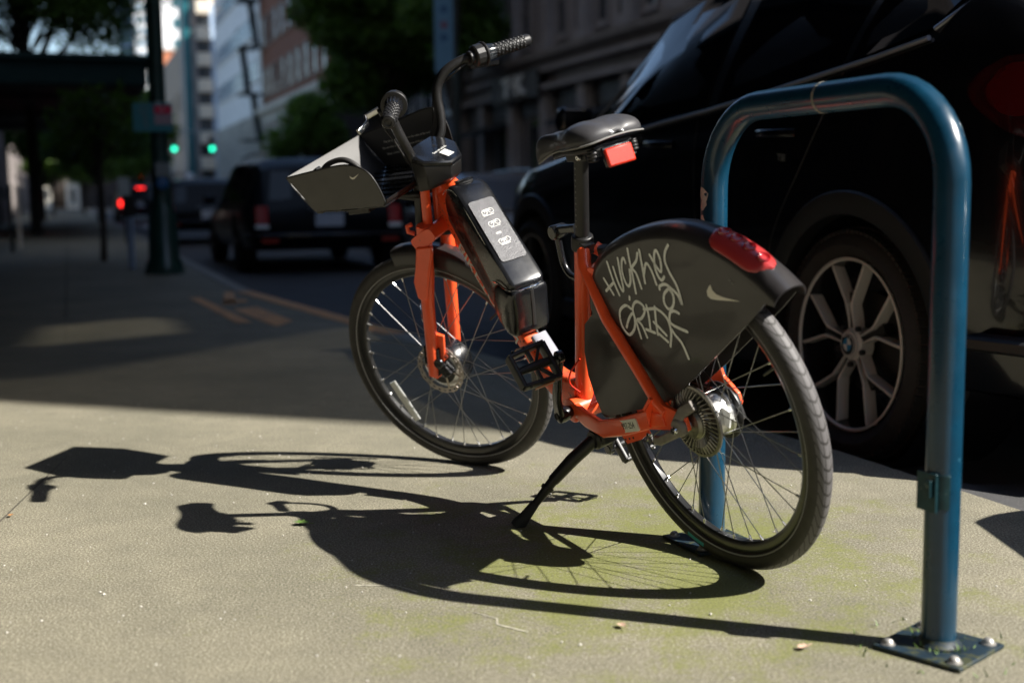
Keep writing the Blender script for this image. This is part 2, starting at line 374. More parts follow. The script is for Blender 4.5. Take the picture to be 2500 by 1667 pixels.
leaf('fallen_leaf', 3.33, -.18, .020, 'leafb', 0.3, 'tiny orange leaf scrap beside the tip of the basket shadow', .1)
mb = MB()
for i in range(420):
    a = rnd.uniform(1.3, 5); b = rnd.uniform(-.6, 1.9); r = rnd.uniform(.0012, .0038) * (1.4 if rnd.random() < .08 else 1); p = S(a, b, r * .4)
    vs = [p + Vector((r * rnd.uniform(.6, 1.2) * x, r * rnd.uniform(.6, 1.2) * y, r * .7 * z)) for x, y, z in ((1, 0, 0), (0, 1, 0), (-1, 0, 0), (0, -1, 0), (0, 0, 1), (0, 0, -1))]
    mb.add(vs, [(0, 1, 4), (1, 2, 4), (2, 3, 4), (3, 0, 4), (1, 0, 5), (2, 1, 5), (3, 2, 5), (0, 3, 5)])
M['grit'] = pbr('pale grit', (.5, .48, .43), .8)
tag(mb.build('grit', 'grit', smooth=0), 'pale grit scattered over the concrete', None, kind='stuff')
mb = MB()                                        # moss and weeds at the rack foot
for i in range(70):
    an = rnd.uniform(0, 6.28); rr = rnd.uniform(.035, .06) if rnd.random() < .5 else rnd.uniform(.125, .15)
    p = Vector((.745 + rr * math.cos(an), 2.09 + rr * math.sin(an), .012 if rr < .085 else 0)); h = rnd.uniform(.004, .013) * (1.8 if i % 12 == 0 else 1); d = Vector((rnd.uniform(-1, 1), rnd.uniform(-1, 1), 0)).normalized() * .002
    mb.add([p - d, p + d, p + Vector((rnd.uniform(-.01, .01), rnd.uniform(-.01, .01), h))], [(0, 1, 2)])
tag(mb.build('weeds', 'leafg', smooth=0), 'small green weeds growing round the near rack foot', None, kind='stuff')

# ------------------------------------------------------------------ the bicycle (x forward, y to its left, z up its own lean)
BM = Matrix(((-.500046, -.840028, -.210491, .48571), (.865999, -.485051, -.121542, 2.60399), (0, -.243061, .970010, .0007), (0, 0, 0, 1)))
FP = Vector((1.0892, 0, .3202))
FR3 = Matrix(((.896527, -.441531, -.035918), (.441531, .884058, .153266), (-.035918, -.153266, .987532)))
def fr(v): return FP + FR3 @ (Vector(v) - FP)          # turns the fork and bars about the steering axis
bike = empty('bicycle', BM, 'orange rental bicycle with black scoop basket, leaning on its kickstand beside the blue rack', 'bicycle')
def part(mb, name, mat, parent=bike, front=False, **k):
    if front: mb.xf(fr)
    return mb.build(name, mat, parent, **k)
def bolt(p, ax, r=.005, h=.004, parent=bike, front=False, mat='chrome', name='bolt'):
    return part(MB().lathe([(r, 0), (r, h * .7), (r * .8, h), (r * .45, h), (r * .4, h * .4)], p, ax, 10), name, mat, parent, front=front)

# ---- wheels
def uvtyre(R0, r, tread):
    """tyre torus with a uv map for its tread; local: axle along y"""
    nu, nv = 180, 24; mb = MB(); prof = []
    for j in range(nv):
        a = 2 * math.pi * j / nv; rr = r * (1 if math.cos(a) > -.3 else .9)
        prof.append((R0 + rr * math.cos(a), r * math.sin(a)))
    rings = [[(q * math.cos(2 * math.pi * i / nu), y, q * math.sin(2 * math.pi * i / nu)) for q, y in prof] for i in range(nu)]
    mb.ring_loft(rings, loop=True)
    me = mb.mesh('tyre', tread, 60)
    uv = me.uv_layers.new(name='UVMap')
    co = [v.co for v in me.vertices]
    for p in me.polygons:
        us = []
        for li in p.loop_indices:
            v = me.loops[li].vertex_index; i, j = divmod(v, nv); us.append((li, i / nu, (j / nv + .5) % 1))
        mu = max(u for _, u, _ in us); mv = max(x for _, _, x in us)
        for li, u, x in us:
            if mu - u > .5: u += 1
            if mv - x > .5: x += 1
            uv.data[li].uv = (u, x)
    return me
def mat_tread(name, n, amp, width, groove):
    mt = noisy(pbr(name, (.032, .030, .028), .62), 30, .3); b = mt.node_tree.nodes['Principled BSDF']
    uv = N(mt, 'ShaderNodeUVMap'); sp = N(mt, 'ShaderNodeSeparateXYZ'); L(mt, uv.outputs[0], sp.inputs[0])
    def mth(op, a, c=0.):
        x = N(mt, 'ShaderNodeMath', operation=op)
        for i, v in ((0, a), (1, c)):
            if isinstance(v, (int, float)): x.inputs[i].default_value = v
            else: L(mt, v, x.inputs[i])
        return x.outputs[0]
    d = mth('SUBTRACT', sp.outputs[1], .5); ab = mth('ABSOLUTE', d)
    zig = mth('ABSOLUTE', mth('SUBTRACT', mth('FRACT', mth('MULTIPLY', ab, 7.)), .5))
    ph = mth('ADD', mth('MULTIPLY', sp.outputs[0], float(n)), mth('ADD', mth('MULTIPLY', ab, amp), mth('MULTIPLY', zig, .8)))
    g = mth('LESS_THAN', mth('ABSOLUTE', mth('SUBTRACT', mth('FRACT', ph), .5)), groove)
    c2 = mth('LESS_THAN', mth('ABSOLUTE', mth('SUBTRACT', ab, .045)), .006)
    g = mth('MAXIMUM', g, c2)
    g = mth('MULTIPLY', g, mth('LESS_THAN', ab, width))
    bp = N(mt, 'ShaderNodeBump', Strength=1., Distance=.0035); L(mt, mth('SUBTRACT', 1., g), bp.inputs['Height']); L(mt, bp.outputs[0], b.inputs['Normal'])
    top = mth('MULTIPLY', mth('LESS_THAN', ab, width), mth('SUBTRACT', 1., g))
    mx = N(mt, 'ShaderNodeMix', data_type='RGBA'); L(mt, top, mx.inputs[0]); ln = b.inputs['Base Color'].links[0].from_socket
    L(mt, ln, mx.inputs[6]); mx.inputs[7].default_value = (.115, .11, .112, 1); L(mt, mx.outputs[2], b.inputs['Base Color'])
    return mt
tread_r = mat_tread('herringbone tread', 78, 9., .155, .10); tread_f = mat_tread('worn fine tread', 90, 6., .12, .12)
RR, RT = .3215, .0235
def wheel(front):
    """built round its axle; x forward, z up"""
    c = Vector((1.1548, 0, .3427)) if front else Vector((0, 0, .345))
    P = (lambda v: fr(Vector(v) + c)) if front else (lambda v: Vector(v) + c)
    we = bpy.data.objects.new('wheel', None); COL.objects.link(we); we.parent = bike; we.empty_display_size = .05
    Mx = (Matrix.Translation(FP) @ FR3.to_4x4() @ Matrix.Translation(c - FP)) if front else Matrix.Translation(c)
    we.matrix_local = Mx
    ty = bpy.data.objects.new('tyre', uvtyre(RR, RT, tread_f if front else tread_r)); COL.objects.link(ty); ty.parent = we
    rm = MB(); n = 96
    prof = [(.304, .0125), (.300, .0135), (.292, .0125), (.284, .010), (.2805, .006), (.2805, -.006), (.284, -.010), (.292, -.0125), (.300, -.0135), (.304, -.0125)]
    rm.ring_loft([[(q * math.cos(2 * math.pi * i / n), y, q * math.sin(2 * math.pi * i / n)) for q, y in prof] for i in range(n)], loop=True)
    rm.build('rim', 'rim', we)
    ln = MB()                                             # reflective line moulded in the sidewall
    for sgn in (1, -1):
        prof = [(.3065, sgn * .0193), (.3090, sgn * .0208), (.3095, sgn * .0202), (.3068, sgn * .0187)]
        ln.ring_loft([[(q * math.cos(2 * math.pi * i / n), y, q * math.sin(2 * math.pi * i / n)) for q, y in prof] for i in range(n)], loop=True)
    ln.build('sidewall_stripe', 'rimline', we)
    # hub
    hb = MB()
    if front:
        hb.lathe([(.012, .062), (.014, .052), (.024, .046), (.026, .034), (.05, .030), (.064, .022), (.068, .012), (.069, -.028), (.064, -.036), (.03, -.042), (.016, -.048), (.012, -.064)], (0, 0, 0), (0, 1, 0), 40)
        fl = [(.056, .026), (.060, -.030)]
    else:
        hb.lathe([(.011, .064), (.013, .050), (.044, .040), (.050, .030), (.047, .024), (.046, -.022), (.052, -.026), (.054, -.032), (.05, -.036), (.02, -.046), (.012, -.066)], (0, 0, 0), (0, 1, 0), 40)
        fl = [(.048, .030), (.050, -.030)]
    hb.build('hub', 'silver' if not front else 'gloss', we, smooth=30)
    if front:
        MB().lathe([(.0655, .0215), (.067, .0235), (.052, .0325), (.03, .034), (.03, .030)], (0, 0, 0), (0, 1, 0), 40).build('hub_cover', 'silver', we, smooth=30)
        MB().lathe([(.04, -.0405), (.045, -.0385), (.06, -.0375), (.0635, -.0365)], (0, 0, 0), (0, 1, 0), 40, cap=False).build('hub_cover', 'silver', we)
    # spokes
    ph0 = R(45.5 - 4) if front else R(307.8)
    for k in range(36):
        a = ph0 + R(10) * k; sd = k % 2; off = R(68 if front else 62) * (1 if (k // 2) % 2 else -1)
        fr_, fy = fl[sd]; h = Vector((fr_ * math.cos(a + off), fy, fr_ * math.sin(a + off))); e = Vector((.2805 * math.cos(a), .003 * (1 - 2 * sd), .2805 * math.sin(a)))
        MB().tube([h, h.lerp(e, .5), e], .00115, 6).build('spoke', 'spoke', we)
        d = (h - e).normalized()
        MB().tube([e + d * -.001, e + d * .011], [.0032, .0024], 8).build('spoke_nipple', 'nipple', we)
    va = R(150)
    MB().tube([(.28 * math.cos(va), 0, .28 * math.sin(va)), (.235 * math.cos(va), 0, .235 * math.sin(va))], [.0035, .0028], 8).build('valve', 'metal_black', we)
    return we, P
wf, PF = wheel(True); wr, PR = wheel(False)
# lettering and a teal flash on the rear sidewall
def side_text(parent, s, size, r0, ang, mat, ysgn=1, rev=False):
    def f(u, v, h):
        a = ang + u / r0 * (1 if not rev else -1); r = r0 + v
        dr = (r - RR); y = math.sqrt(max(RT * RT - dr * dr, 1e-6)) + h * .5 + .0003
        return (r * math.cos(a), y * ysgn, r * math.sin(a))
    text(s, size, f).build('sidewall_lettering', mat, parent, smooth=0)
side_text(wr, 'MARATHON PLUS', .0125, .3255, R(-57), 'greyprint', rev=False)
mb = MB()
for i in range(9):
    a = R(-76) + R(1.2) * i
    for r in (.316, .321, .326): mb.v.append((r * math.cos(a), math.sqrt(RT * RT - (r - RR) ** 2) + .0006, r * math.sin(a)))
for i in range(8):
    for j in range(2): k = i * 3 + j; mb.f.append((k, k + 1, k + 4, k + 3))
mb.build('sidewall_flash', 'teal', wr)
# front brake rotor with holes cut as petals, rear finned brake disc, wheel reflectors
def rotor(parent, y, r):
    o = MB(); n = 48
    ro = [r * (1 - .03 * (k % 4 == 0)) for k in range(n)]
    A = [(ro[k] * math.cos(2 * math.pi * k / n), ro[k] * math.sin(2 * math.pi * k / n)) for k in range(n)]
    Bq = [(r * .80 * (1 + .03 * math.sin(k * math.pi / 2)) * math.cos(2 * math.pi * k / n), r * .80 * math.sin(2 * math.pi * k / n)) for k in range(n)]
    mid1 = [(r * .94 * math.cos(2 * math.pi * k / n), r * .94 * math.sin(2 * math.pi * k / n)) for k in range(n)]
    mid2 = [(r * .87 * math.cos(2 * math.pi * k / n), r * .87 * math.sin(2 * math.pi * k / n)) for k in range(n)]
    for (C1, C2, full) in ((A, mid1, 1), (mid1, mid2, 0), (mid2, Bq, 1)):
        for k in range(n):
            if not full and k % 2: continue
            k2 = (k + 1) % n
            q = [C1[k], C1[k2], C2[k2], C2[k]]
            o.add([(x, y, z) for x, z in q] + [(x, y + .0018, z) for x, z in q], [(0, 1, 2, 3), (7, 6, 5, 4), (0, 4, 5, 1), (1, 5, 6, 2), (2, 6, 7, 3), (3, 7, 4, 0)])
    for k in range(6):
        a = k * math.pi / 3; b = a + .45
        o.tube([(.022 * math.cos(a), y + .001, .022 * math.sin(a)), (r * .82 * math.cos(b), y + .001, r * .82 * math.sin(b))], .003, 6)
    return o
rotor(wf, .040, .078).build('brake_rotor', 'rotor', wf, smooth=30)
MB().lathe([(.046, .032), (.048, .038), (.046, .0385), (.02, .040)], (0, 0, 0), (0, 1, 0), 32).build('rotor_carrier', 'metal_black', wf)
bd = MB().lathe([(.030, .030), (.080, .030), (.081, .033), (.080, .036), (.074, .037), (.072, .034), (.030, .034)], (0, 0, 0), (0, 1, 0), 64)
bd.build('brake_disc', 'brake', wr, smooth=30)
fn = MB()
for k in range(40):
    a = 2 * math.pi * k / 40; a2 = a + .22
    fn.tube([(.034 * math.cos(a), .040, .034 * math.sin(a)), (.055 * math.cos(a + .1), .043, .055 * math.sin(a + .1)), (.074 * math.cos(a2), .037, .074 * math.sin(a2))], [.0022, .003, .0014], 6)
fn.build('cooling_fin', 'brake', wr, smooth=30)['kind'] = 'stuff'
MB().lathe([(.012, .030), (.036, .034), (.036, .046), (.03, .052), (.016, .054), (.008, .058)], (0, 0, 0), (0, 1, 0), 32).build('hub_cap', 'brake', wr, smooth=30)
MB().lathe([(.060, -.036), (.064, -.038), (.064, -.041), (.05, -.043), (.02, -.043)], (0, 0, 0), (0, 1, 0), 40).build('sprocket', 'metal_black', wr, smooth=30)
mb = MB().tube([(.225, .012, -.042), (.205, .012, -.11), (.186, .012, -.176)], [.0135, .0145, .0135], 10, flat=.35, up0=(1, 0, 0))
mb.build('wheel_reflector', 'reflwhite', wf)
MB().box((.0, .0335, .006), (.028, .004, .038), Matrix.Rotation(R(-20), 3, 'Y')).xf(lambda v: v + Vector((-.050, -.040, -.004))).build('hub_plate', 'reflwhite', wr)

# ---- frame
f_ = MB()
f_.tube([(.3475, 0, .704), (.39, 0, .588), (.44, 0, .448), (.478, 0, .345), (.487, 0, .30)], [.0195, .0195, .020, .021, .024], 20)
f_.lathe([(.027, -.045), (.031, -.043), (.031, .043), (.027, .045)], (.487, 0, .296), (0, 1, 0), 28)
for sy in (1, -1):
    f_.tube([(.322, .016 * sy, .700), (.300, .036 * sy, .672), (.237, .046 * sy, .553), (.13, .058 * sy, .439), (.082, .065 * sy, .386), (.055, .066 * sy, .366)], [.015, .0145, .0135, .013, .013, .011], 14)
    f_.rtube([(.475, .036 * sy, .298), (.42, .046 * sy, .287), (.345, .052 * sy, .276), (.24, .058 * sy, .302), (.125, .064 * sy, .340), (.06, .066 * sy, .352)], .017, [.04, .044, .043, .044, .044, .03], (0, 1, 0))
    # drop-out
    pl = [(.122, .372), (.085, .402), (.058, .384), (.018, .378), (-.014, .366), (-.018, .340), (.002, .328), (.03, .331), (.058, .328), (.122, .318)]
    if sy < 0: pl = [(.08, .385), (.04, .412), (.022, .436), (.012, .432), (.008, .412), (-.012, .396), (-.032, .378), (-.036, .358), (-.022, .338), (.01, .335), (.08, .34)]
    f_.prism(pl, .061 * sy, .070 * sy)
f_.tube([(.272, -.04, .66), (.285, 0, .668), (.272, .04, .66)], .011, 10)
frame = part(f_, 'frame', 'orange', bevel=.0012)
# stiffening rib on the drop-out, cable tab with holes
mb = MB().add([(.120, .066, .37), (.085, .066, .40), (.098, .088, .372), (.120, .066, .318), (.112, .078, .33)], [(0, 1, 2), (0, 2, 4, 3), (1, 2, 4)]).prism([(.118, .37), (.086, .401), (.08, .397), (.112, .366)], .066, .082)
part(mb, 'dropout_rib', 'orange')
mb = MB().prism([(.262, .288), (.235, .262), (.176, .283), (.138, .306), (.140, .314), (.262, .292)], .060, .0635)
tab = part(mb, 'cable_tab', 'orange')
mb = MB()
for x, z in ((.238, .272), (.222, .277), (.206, .282)): mb.lathe([(.0028, 0), (.0028, .001)], (x, .0632, z), (0, 1, 0), 8)
part(mb, 'slot', 'ink', tab)
# S-bent down tube, wide at the bracket
dt = MB().rtube(curve([(.985, 0, .815), (.918, 0, .722), (.84, 0, .612), (.76, 0, .52), (.70, 0, .445), (.645, 0, .382), (.600, 0, .348), (.555, 0, .330), (.515, 0, .322), (.487, 0, .318)], 3),
               .052, [.05] * 13 + [.055, .06, .064, .068, .072, .076, .080, .084, .088, .092, .094, .096, .098, .1, .1, .1], (0, 1, 0), rr=.42)
downtube = part(dt, 'down_tube', 'orange_dirty')
# pale lettering printed down the tube
P0, P1 = Vector((.925, 0, .722)), Vector((.64, 0, .362)); dv = (P1 - P0).normalized(); up = Vector((-dv.z, 0, dv.x))
cen = Vector((.815, .0266, .5665))
part(text('BIKETOWN', .036, lambda u, v, h: cen + dv * u * 1.75 + up * (v - .009) + Vector((0, h, 0))), 'lettering', 'white', downtube, smooth=0)
# head tube, headset rings, bottle-shaped junction
ht = MB().tube([(1.018, 0, .737), (1.012, 0, .752), (.978, 0, .852), (.970, 0, .876)], [.031, .030, .030, .031], 24)
ht.tube([(.975, 0, .835), (.93, 0, .775), (.89, 0, .70)], [.027, .03, .027], 16).tube([(.968, -.004, .875), (.915, -.004, .842), (.875, -.004, .79)], [.02, .026, .026], 14)
part(ht, 'head_tube', 'orange')
part(MB().lathe([(.034, 0), (.036, .003), (.036, .009), (.033, .012)], (1.020, 0, .731), (-.32, 0, .947), 28), 'headset', 'metal_black')
# serial plate
lab_c = Vector((.208, .0668, .312)); lt = Vector((-.965, .1, .262)).normalized(); lu = Vector((.262, 0, .965))
lp = MB(); W2, H2 = .046, .0145; rg = []
for cx, cz in ((W2 - .005, H2 - .005), (-W2 + .005, H2 - .005), (-W2 + .005, -H2 + .005), (W2 - .005, -H2 + .005)):
    a0 = {(1, 1): 0, (-1, 1): 90, (-1, -1): 180, (1, -1): 270}[(1 if cx > 0 else -1, 1 if cz > 0 else -1)]
    for k in range(4): a = R(a0 + 30 * k); rg.append((cx + .005 * math.cos(a), cz + .005 * math.sin(a)))
lp.ring_loft([[lab_c + lt * u + lu * v + Vector((0, h, 0)) for u, v in rg] for h in (-.004, .0025)])
plate = part(lp, 'number_plate', 'platewhite')
part(text('997-254', .0190, lambda u, v, h: lab_c + lt * u * 1.0 + lu * v * 1.12 + Vector((0, .0027 + h, 0)), bold=-.0002), 'lettering', 'ink', plate, smooth=0)
# rear brake arm and axle hardware
mb = MB().rtube([(.005, .074, .335), (.045, .078, .318), (.085, .074, .300), (.11, .070, .296)], .014, .02, (0, 1, 0)).lathe([(.02, 0), (.022, .008), (.018, .016), (.01, .018)], (.005, .068, .345), (0, 1, 0), 20)
mb.rtube([(.012, .072, .352), (-.006, .066, .378), (-.028, .052, .392)], .020, .024, (0, 1, 0))
M['armgrey'] = noisy(pbr('dusty cast arm', (.20, .18, .16), .5), 40, .3)
part(mb, 'brake_arm', 'armgrey', bevel=.002)
bolt((.005, .084, .343), (0, 1, 0), .009, .01); bolt((.132, .0655, .305), (0, 1, 0), .006, .008); bolt((.10, .066, .352), (0, 1, 0), .003, .003); bolt((.118, .0655, .288), (0, 1, 0), .0055, .008)

# ---- cranks and pedals
def crank(sy, end, lab):
    bb = Vector((.487, .072 * sy, .296)); e = Vector(end)
    c = MB().lathe([(.012, -.03), (.017, -.02), (.020, 0), (.019, .010), (.014, .013)], bb, (0, sy, 0), 20)
    c.rtube([bb + Vector((0, .006 * sy, 0)), bb.lerp(e, .3) + Vector((0, .012 * sy, 0)), bb.lerp(e, .8) + Vector((0, .004 * sy, 0)), e], .014, [.034, .028, .023, .026], (0, 1, 0))
    c.lathe([(.010, -.009), (.0145, -.007), (.015, .006), (.012, .009)], e, (0, 1, 0), 20)
    co = part(c, 'crank_arm', 'gloss')
    mb = MB(); mb.lathe([(.009, 0), (.009, .004), (.0065, .0045), (.0065, .002)], bb + Vector((0, .013 * sy, 0)), (0, sy, 0), 16); part(mb, 'crank_bolt', 'metal_black', co)
    # pedal: two end bars, two long bars, cross ribs, an axle and reflectors
    p = MB(); a = R(-57); rt = Matrix.Rotation(a, 3, 'Y'); pc = e + Vector((0, .070 * sy, 0))
    def q(x, y, z): return pc + rt @ Vector((x, y * sy, z))
    def bar(p1, p2, w_, h_): p.rtube([q(*p1), q(*p2)], w_, h_, rt @ Vector((0, 0, 1)), rr=.3)
    for x in (-.046, .046): bar((x, -.045, 0), (x * .86, .050, 0), .028, .011)
    bar((-.046, -.045, 0), (.046, -.045, 0), .026, .012); bar((-.040, .050, 0), (.040, .050, 0), .028, .012)
    bar((-.045, .0, 0), (-.012, .0, 0), .012, .008); bar((.012, .0, 0), (.045, .0, 0), .012, .008)
    bar((-.046, -.038, 0), (-.01, -.01, 0), .012, .006); bar((.046, -.038, 0), (.01, -.01, 0), .012, .006)
    p.tube([q(0, -.06, 0), q(0, -.02, 0), q(0, .044, 0)], [.006, .0115, .009], 14)
    for x in (-.05, .05):
        for y in (-.03, .01, .04): p.tube([q(x * .96, y, .010), q(x * .96, y, .0165)], .0022, 6)
    part(p, 'pedal', 'plastic', co)
    for x in (-.0565, .0565):
        MB().box(q(x * .92, .0, 0), (.002, .05, .012), rt).build('pedal_reflector', 'amber', co)
    return co
crank(1, (.402, .092, .462), ''); crank(-1, (.572, -.092, .130), '')
# chain guard / chain on the far side
mb = MB().rtube([(.50, -.058, .345), (.30, -.058, .352), (.06, -.056, .385), (-.03, -.056, .372), (-.04, -.056, .33), (.0, -.056, .302), (.25, -.058, .27), (.50, -.058, .25)], .014, .016, (0, 1, 0))
part(mb, 'chain_case', 'plastic')
part(MB().lathe([(.05, 0), (.052, .004), (.03, .006)], (.487, -.052, .296), (0, -1, 0), 32), 'chainring', 'metal_black')

# ---- kickstand
k = MB().tube([(.408, .040, .236), (.440, .098, .196), (.468, .147, .155)], [.0165, .0165, .0145], 16).tube([(.468, .147, .155), (.476, .162, .140), (.496, .198, .104)], [.0125, .0125, .0095], 14).tube([(.476, .160, .142), (.478, .164, .137)], .0162, 14)
stand = part(k, 'kickstand', 'metal_black')
part(MB().tube([(.494, .196, .108), (.508, .222, .082), (.517, .238, .067), (.520, .243, .061)], [.0115, .0145, .019, .019], 16, flat=.8), 'rubber_foot', 'rubber', stand)
part(MB().lathe([(.02, -.03), (.025, -.026), (.026, .010), (.021, .016), (.008, .017)], (.405, .036, .236), (0, 1, 0), 24).rtube([(.40, .02, .262), (.40, .02, .225)], .05, .05, (0, 1, 0)), 'stand_bracket', 'metal_black')
bolt((.408, .053, .232), (0, 1, 0), .006, .004)

# ---- seat post, clamp, saddle
ax = Vector((.3475, 0, .704)) - Vector((.487, 0, .30)); ax.normalize()
sp0 = Vector((.3475, 0, .704)); sp1 = sp0 + ax * .235
part(MB().tube([sp0 - ax * .02, sp1], .0165, 24), 'seat_post', 'metal_black')
mb = MB()
for i in range(12): mb.box(sp0 + ax * (.055 + i * .014) + Vector((.0, .0162, 0)), (.004, .0012, .0022 if i % 2 else .004), Matrix.Rotation(R(-19), 3, 'Y'))
part(mb, 'height_scale', 'greyprint')['kind'] = 'stuff'
cl = MB().lathe([(.0235, -.014), (.026, -.012), (.026, .012), (.0245, .020), (.018, .022)], sp0 + ax * .008, ax, 28).box(sp0 + ax * .008 + Vector((-.024, .006, -.008)), (.022, .03, .024), Matrix.Rotation(R(-19), 3, 'Y'))
clamp = part(cl, 'seat_clamp', 'plastic', bevel=.002)
bolt(sp0 + ax * .006 + Vector((-.022, .021, -.008)), (0, 1, 0), .005, .003, clamp)
# lock loop carried ahead of the clamp
lk = MB().tube(curve([(.372, -.01, .742), (.42, -.012, .744), (.462, -.014, .734), (.470, -.014, .69), (.468, -.014, .652), (.450, -.014, .628), (.418, -.012, .622), (.395, -.01, .634)], 5), .0085, 12)
lk.lathe([(.015, -.020), (.0175, -.017), (.0175, .017), (.015, .020)], (.462, -.014, .734), (0, 1, 0), 20)
lk.rtube([(.365, -.008, .746), (.455, -.012, .738)], .022, .020, (0, 1, 0))
part(lk, 'lock_loop', 'gloss')
part(MB().lathe([(.013, 0), (.015, .004), (.014, .024), (.011, .027)], (.276, -.01, .680), (-.1, .2, 1), 16), 'rubber_stop', 'rubber')
# saddle
sx = [.118, .122, .135, .16, .19, .22, .26, .30, .34, .375, .400, .414, .420]
sw = [.030, .058, .076, .086, .086, .078, .058, .044, .038, .037, .036, .030, .018]
stp = [.964, .974, .984, .992, .994, .991, .982, .975, .973, .973, .968, .957, .945]
sed = [.952, .950, .947, .945, .943, .940, .937, .933, .925, .914, .906, .904, .910]
rings = []
for x, ww, zt, ze in zip(sx, sw, stp, sed):
    r_ = []; nose = max(0, (x - .30) / .12)
    for j in range(22):
        a = math.pi * j / 21; c, q = math.cos(a), math.sin(a)
        y = ww * math.copysign(abs(c) ** .75, c); z = ze + (zt - ze) * abs(q) ** .62 - .010 * nose * math.exp(-(y / .012) ** 2) - .006 * (1 - nose) * math.exp(-(y / .016) ** 2)
        r_.append((x, y, z))
    for j in range(1, 11):
        t = 1 - 2 * j / 11; r_.append((x, -ww * .86 * t * (1 if True else 0), ze - .002 + .018 * (1 - t * t)))
    rings.append(r_)
sad = MB().ring_loft(rings); sad = part(sad, 'saddle', 'vinyl', smooth=50)
sb = sad.modifiers.new('sub', 'SUBSURF'); sb.levels = 1; sb.render_levels = 2
ed = MB().tube(curve([(.40, .034, .907), (.34, .0385, .9255), (.30, .0445, .933), (.26, .058, .937), (.22, .078, .940), (.19, .0862, .943), (.16, .0862, .945), (.135, .0765, .947), (.121, .058, .950), (.117, .03, .953), (.116, 0, .954), (.117, -.03, .953), (.121, -.058, .95), (.135, -.0765, .947), (.16, -.0862, .945)], 4), .0022, 6)
part(ed, 'piping', 'greyprint', sad)
un = MB().rtube([(.145, 0, .934), (.22, 0, .930), (.30, 0, .926), (.36, 0, .918)], [.10, .11, .06, .04], .016, (0, 1, 0))
un.tube([sp1 - ax * .02, sp1 + ax * .008], .019, 16).box(sp1 + Vector((-.01, 0, -.01)), (.075, .05, .022))
for y in (-.052, .052): un.lathe([(.010, 0), (.014, .003), (.010, .007), (.014, .010), (.010, .014), (.014, .017), (.010, .021), (.012, .025)], (.150, y, .908), (0, 0, 1), 14)
part(un, 'saddle_base', 'metal_black', sad, bevel=.002)
bolt(sp1 + Vector((-.03, .028, -.012)), (0, 1, 0), .006, .006, sad); bolt((.150, -.052, .905), (0, 0, -1), .007, .004, sad)
rf = part(MB().box((.122, .004, .911), (.010, .070, .040), Matrix.Rotation(R(12), 3, 'Y')), 'reflector', 'red', bevel=.004)
part(MB().box((.129, .004, .913), (.008, .074, .044), Matrix.Rotation(R(12), 3, 'Y')), 'reflector_back', 'gloss', rf, bevel=.003)

# ---- rear mudguard with side skirts
arc = [(.32, .598), (.305, .640), (.27, .684), (.235, .709), (.19, .731), (.121, .753), (.043, .768), (-.028, .773), (-.084, .769), (-.132, .758), (-.188, .739), (-.241, .714), (-.29, .683), (-.330, .650)]
low = [(.30, .56), (.282, .61), (.252, .652), (.222, .676), (.180, .697), (.116, .718), (.042, .732), (-.026, .736), (-.080, .732), (-.126, .722), (-.180, .704), (-.230, .680), (-.277, .651), (-.315, .622)]
rings = []
for (x, z), (x2, z2) in zip(curve(arc, 3), curve(low, 3)):
    r_ = []
    for y, t in ((-.0400, 1.02), (-.0402, .86), (-.0385, .62), (-.0340, .38), (-.0250, .15), (-.013, .035), (0, 0), (.013, .035), (.0250, .15), (.0340, .38), (.0385, .62), (.0402, .86), (.0400, 1.02), (.0375, 1.02), (.0372, .88), (.0355, .68), (.031, .46), (.022, .24), (0, .09), (-.022, .24), (-.031, .46), (-.0355, .68), (-.0372, .88), (-.0375, 1.02)):
        r_.append((x + (x2 - x) * t, y, z + (z2 - z) * t))
    rings.append(r_)
guard = part(MB().ring_loft(rings), 'mudguard', 'fender', smooth=50)
lowp = curve(low, 3)
sk = [(x, z) for x, z in lowp][::1] + [(-.292, .626), (-.248, .592), (-.15, .526), (-.049, .457), (.075, .38), (.115, .368), (.156, .354), (.25, .327), (.338, .301), (.350, .304), (.366, .34), (.378, .40), (.372, .46), (.345, .53)]
for sy in (1, -1):
    part(MB().prism(sk, .0376 * sy, .0402 * sy), 'side_skirt', 'fender', guard)
for x, z in ((-.205, .668), (-.212, .662)): bolt((x, .0400, z), (0, 1, 0), .003, .0015, guard, mat='greyprint', name='screw')
GF = lambda u, v, h: Vector((u, .0404 + h, v))
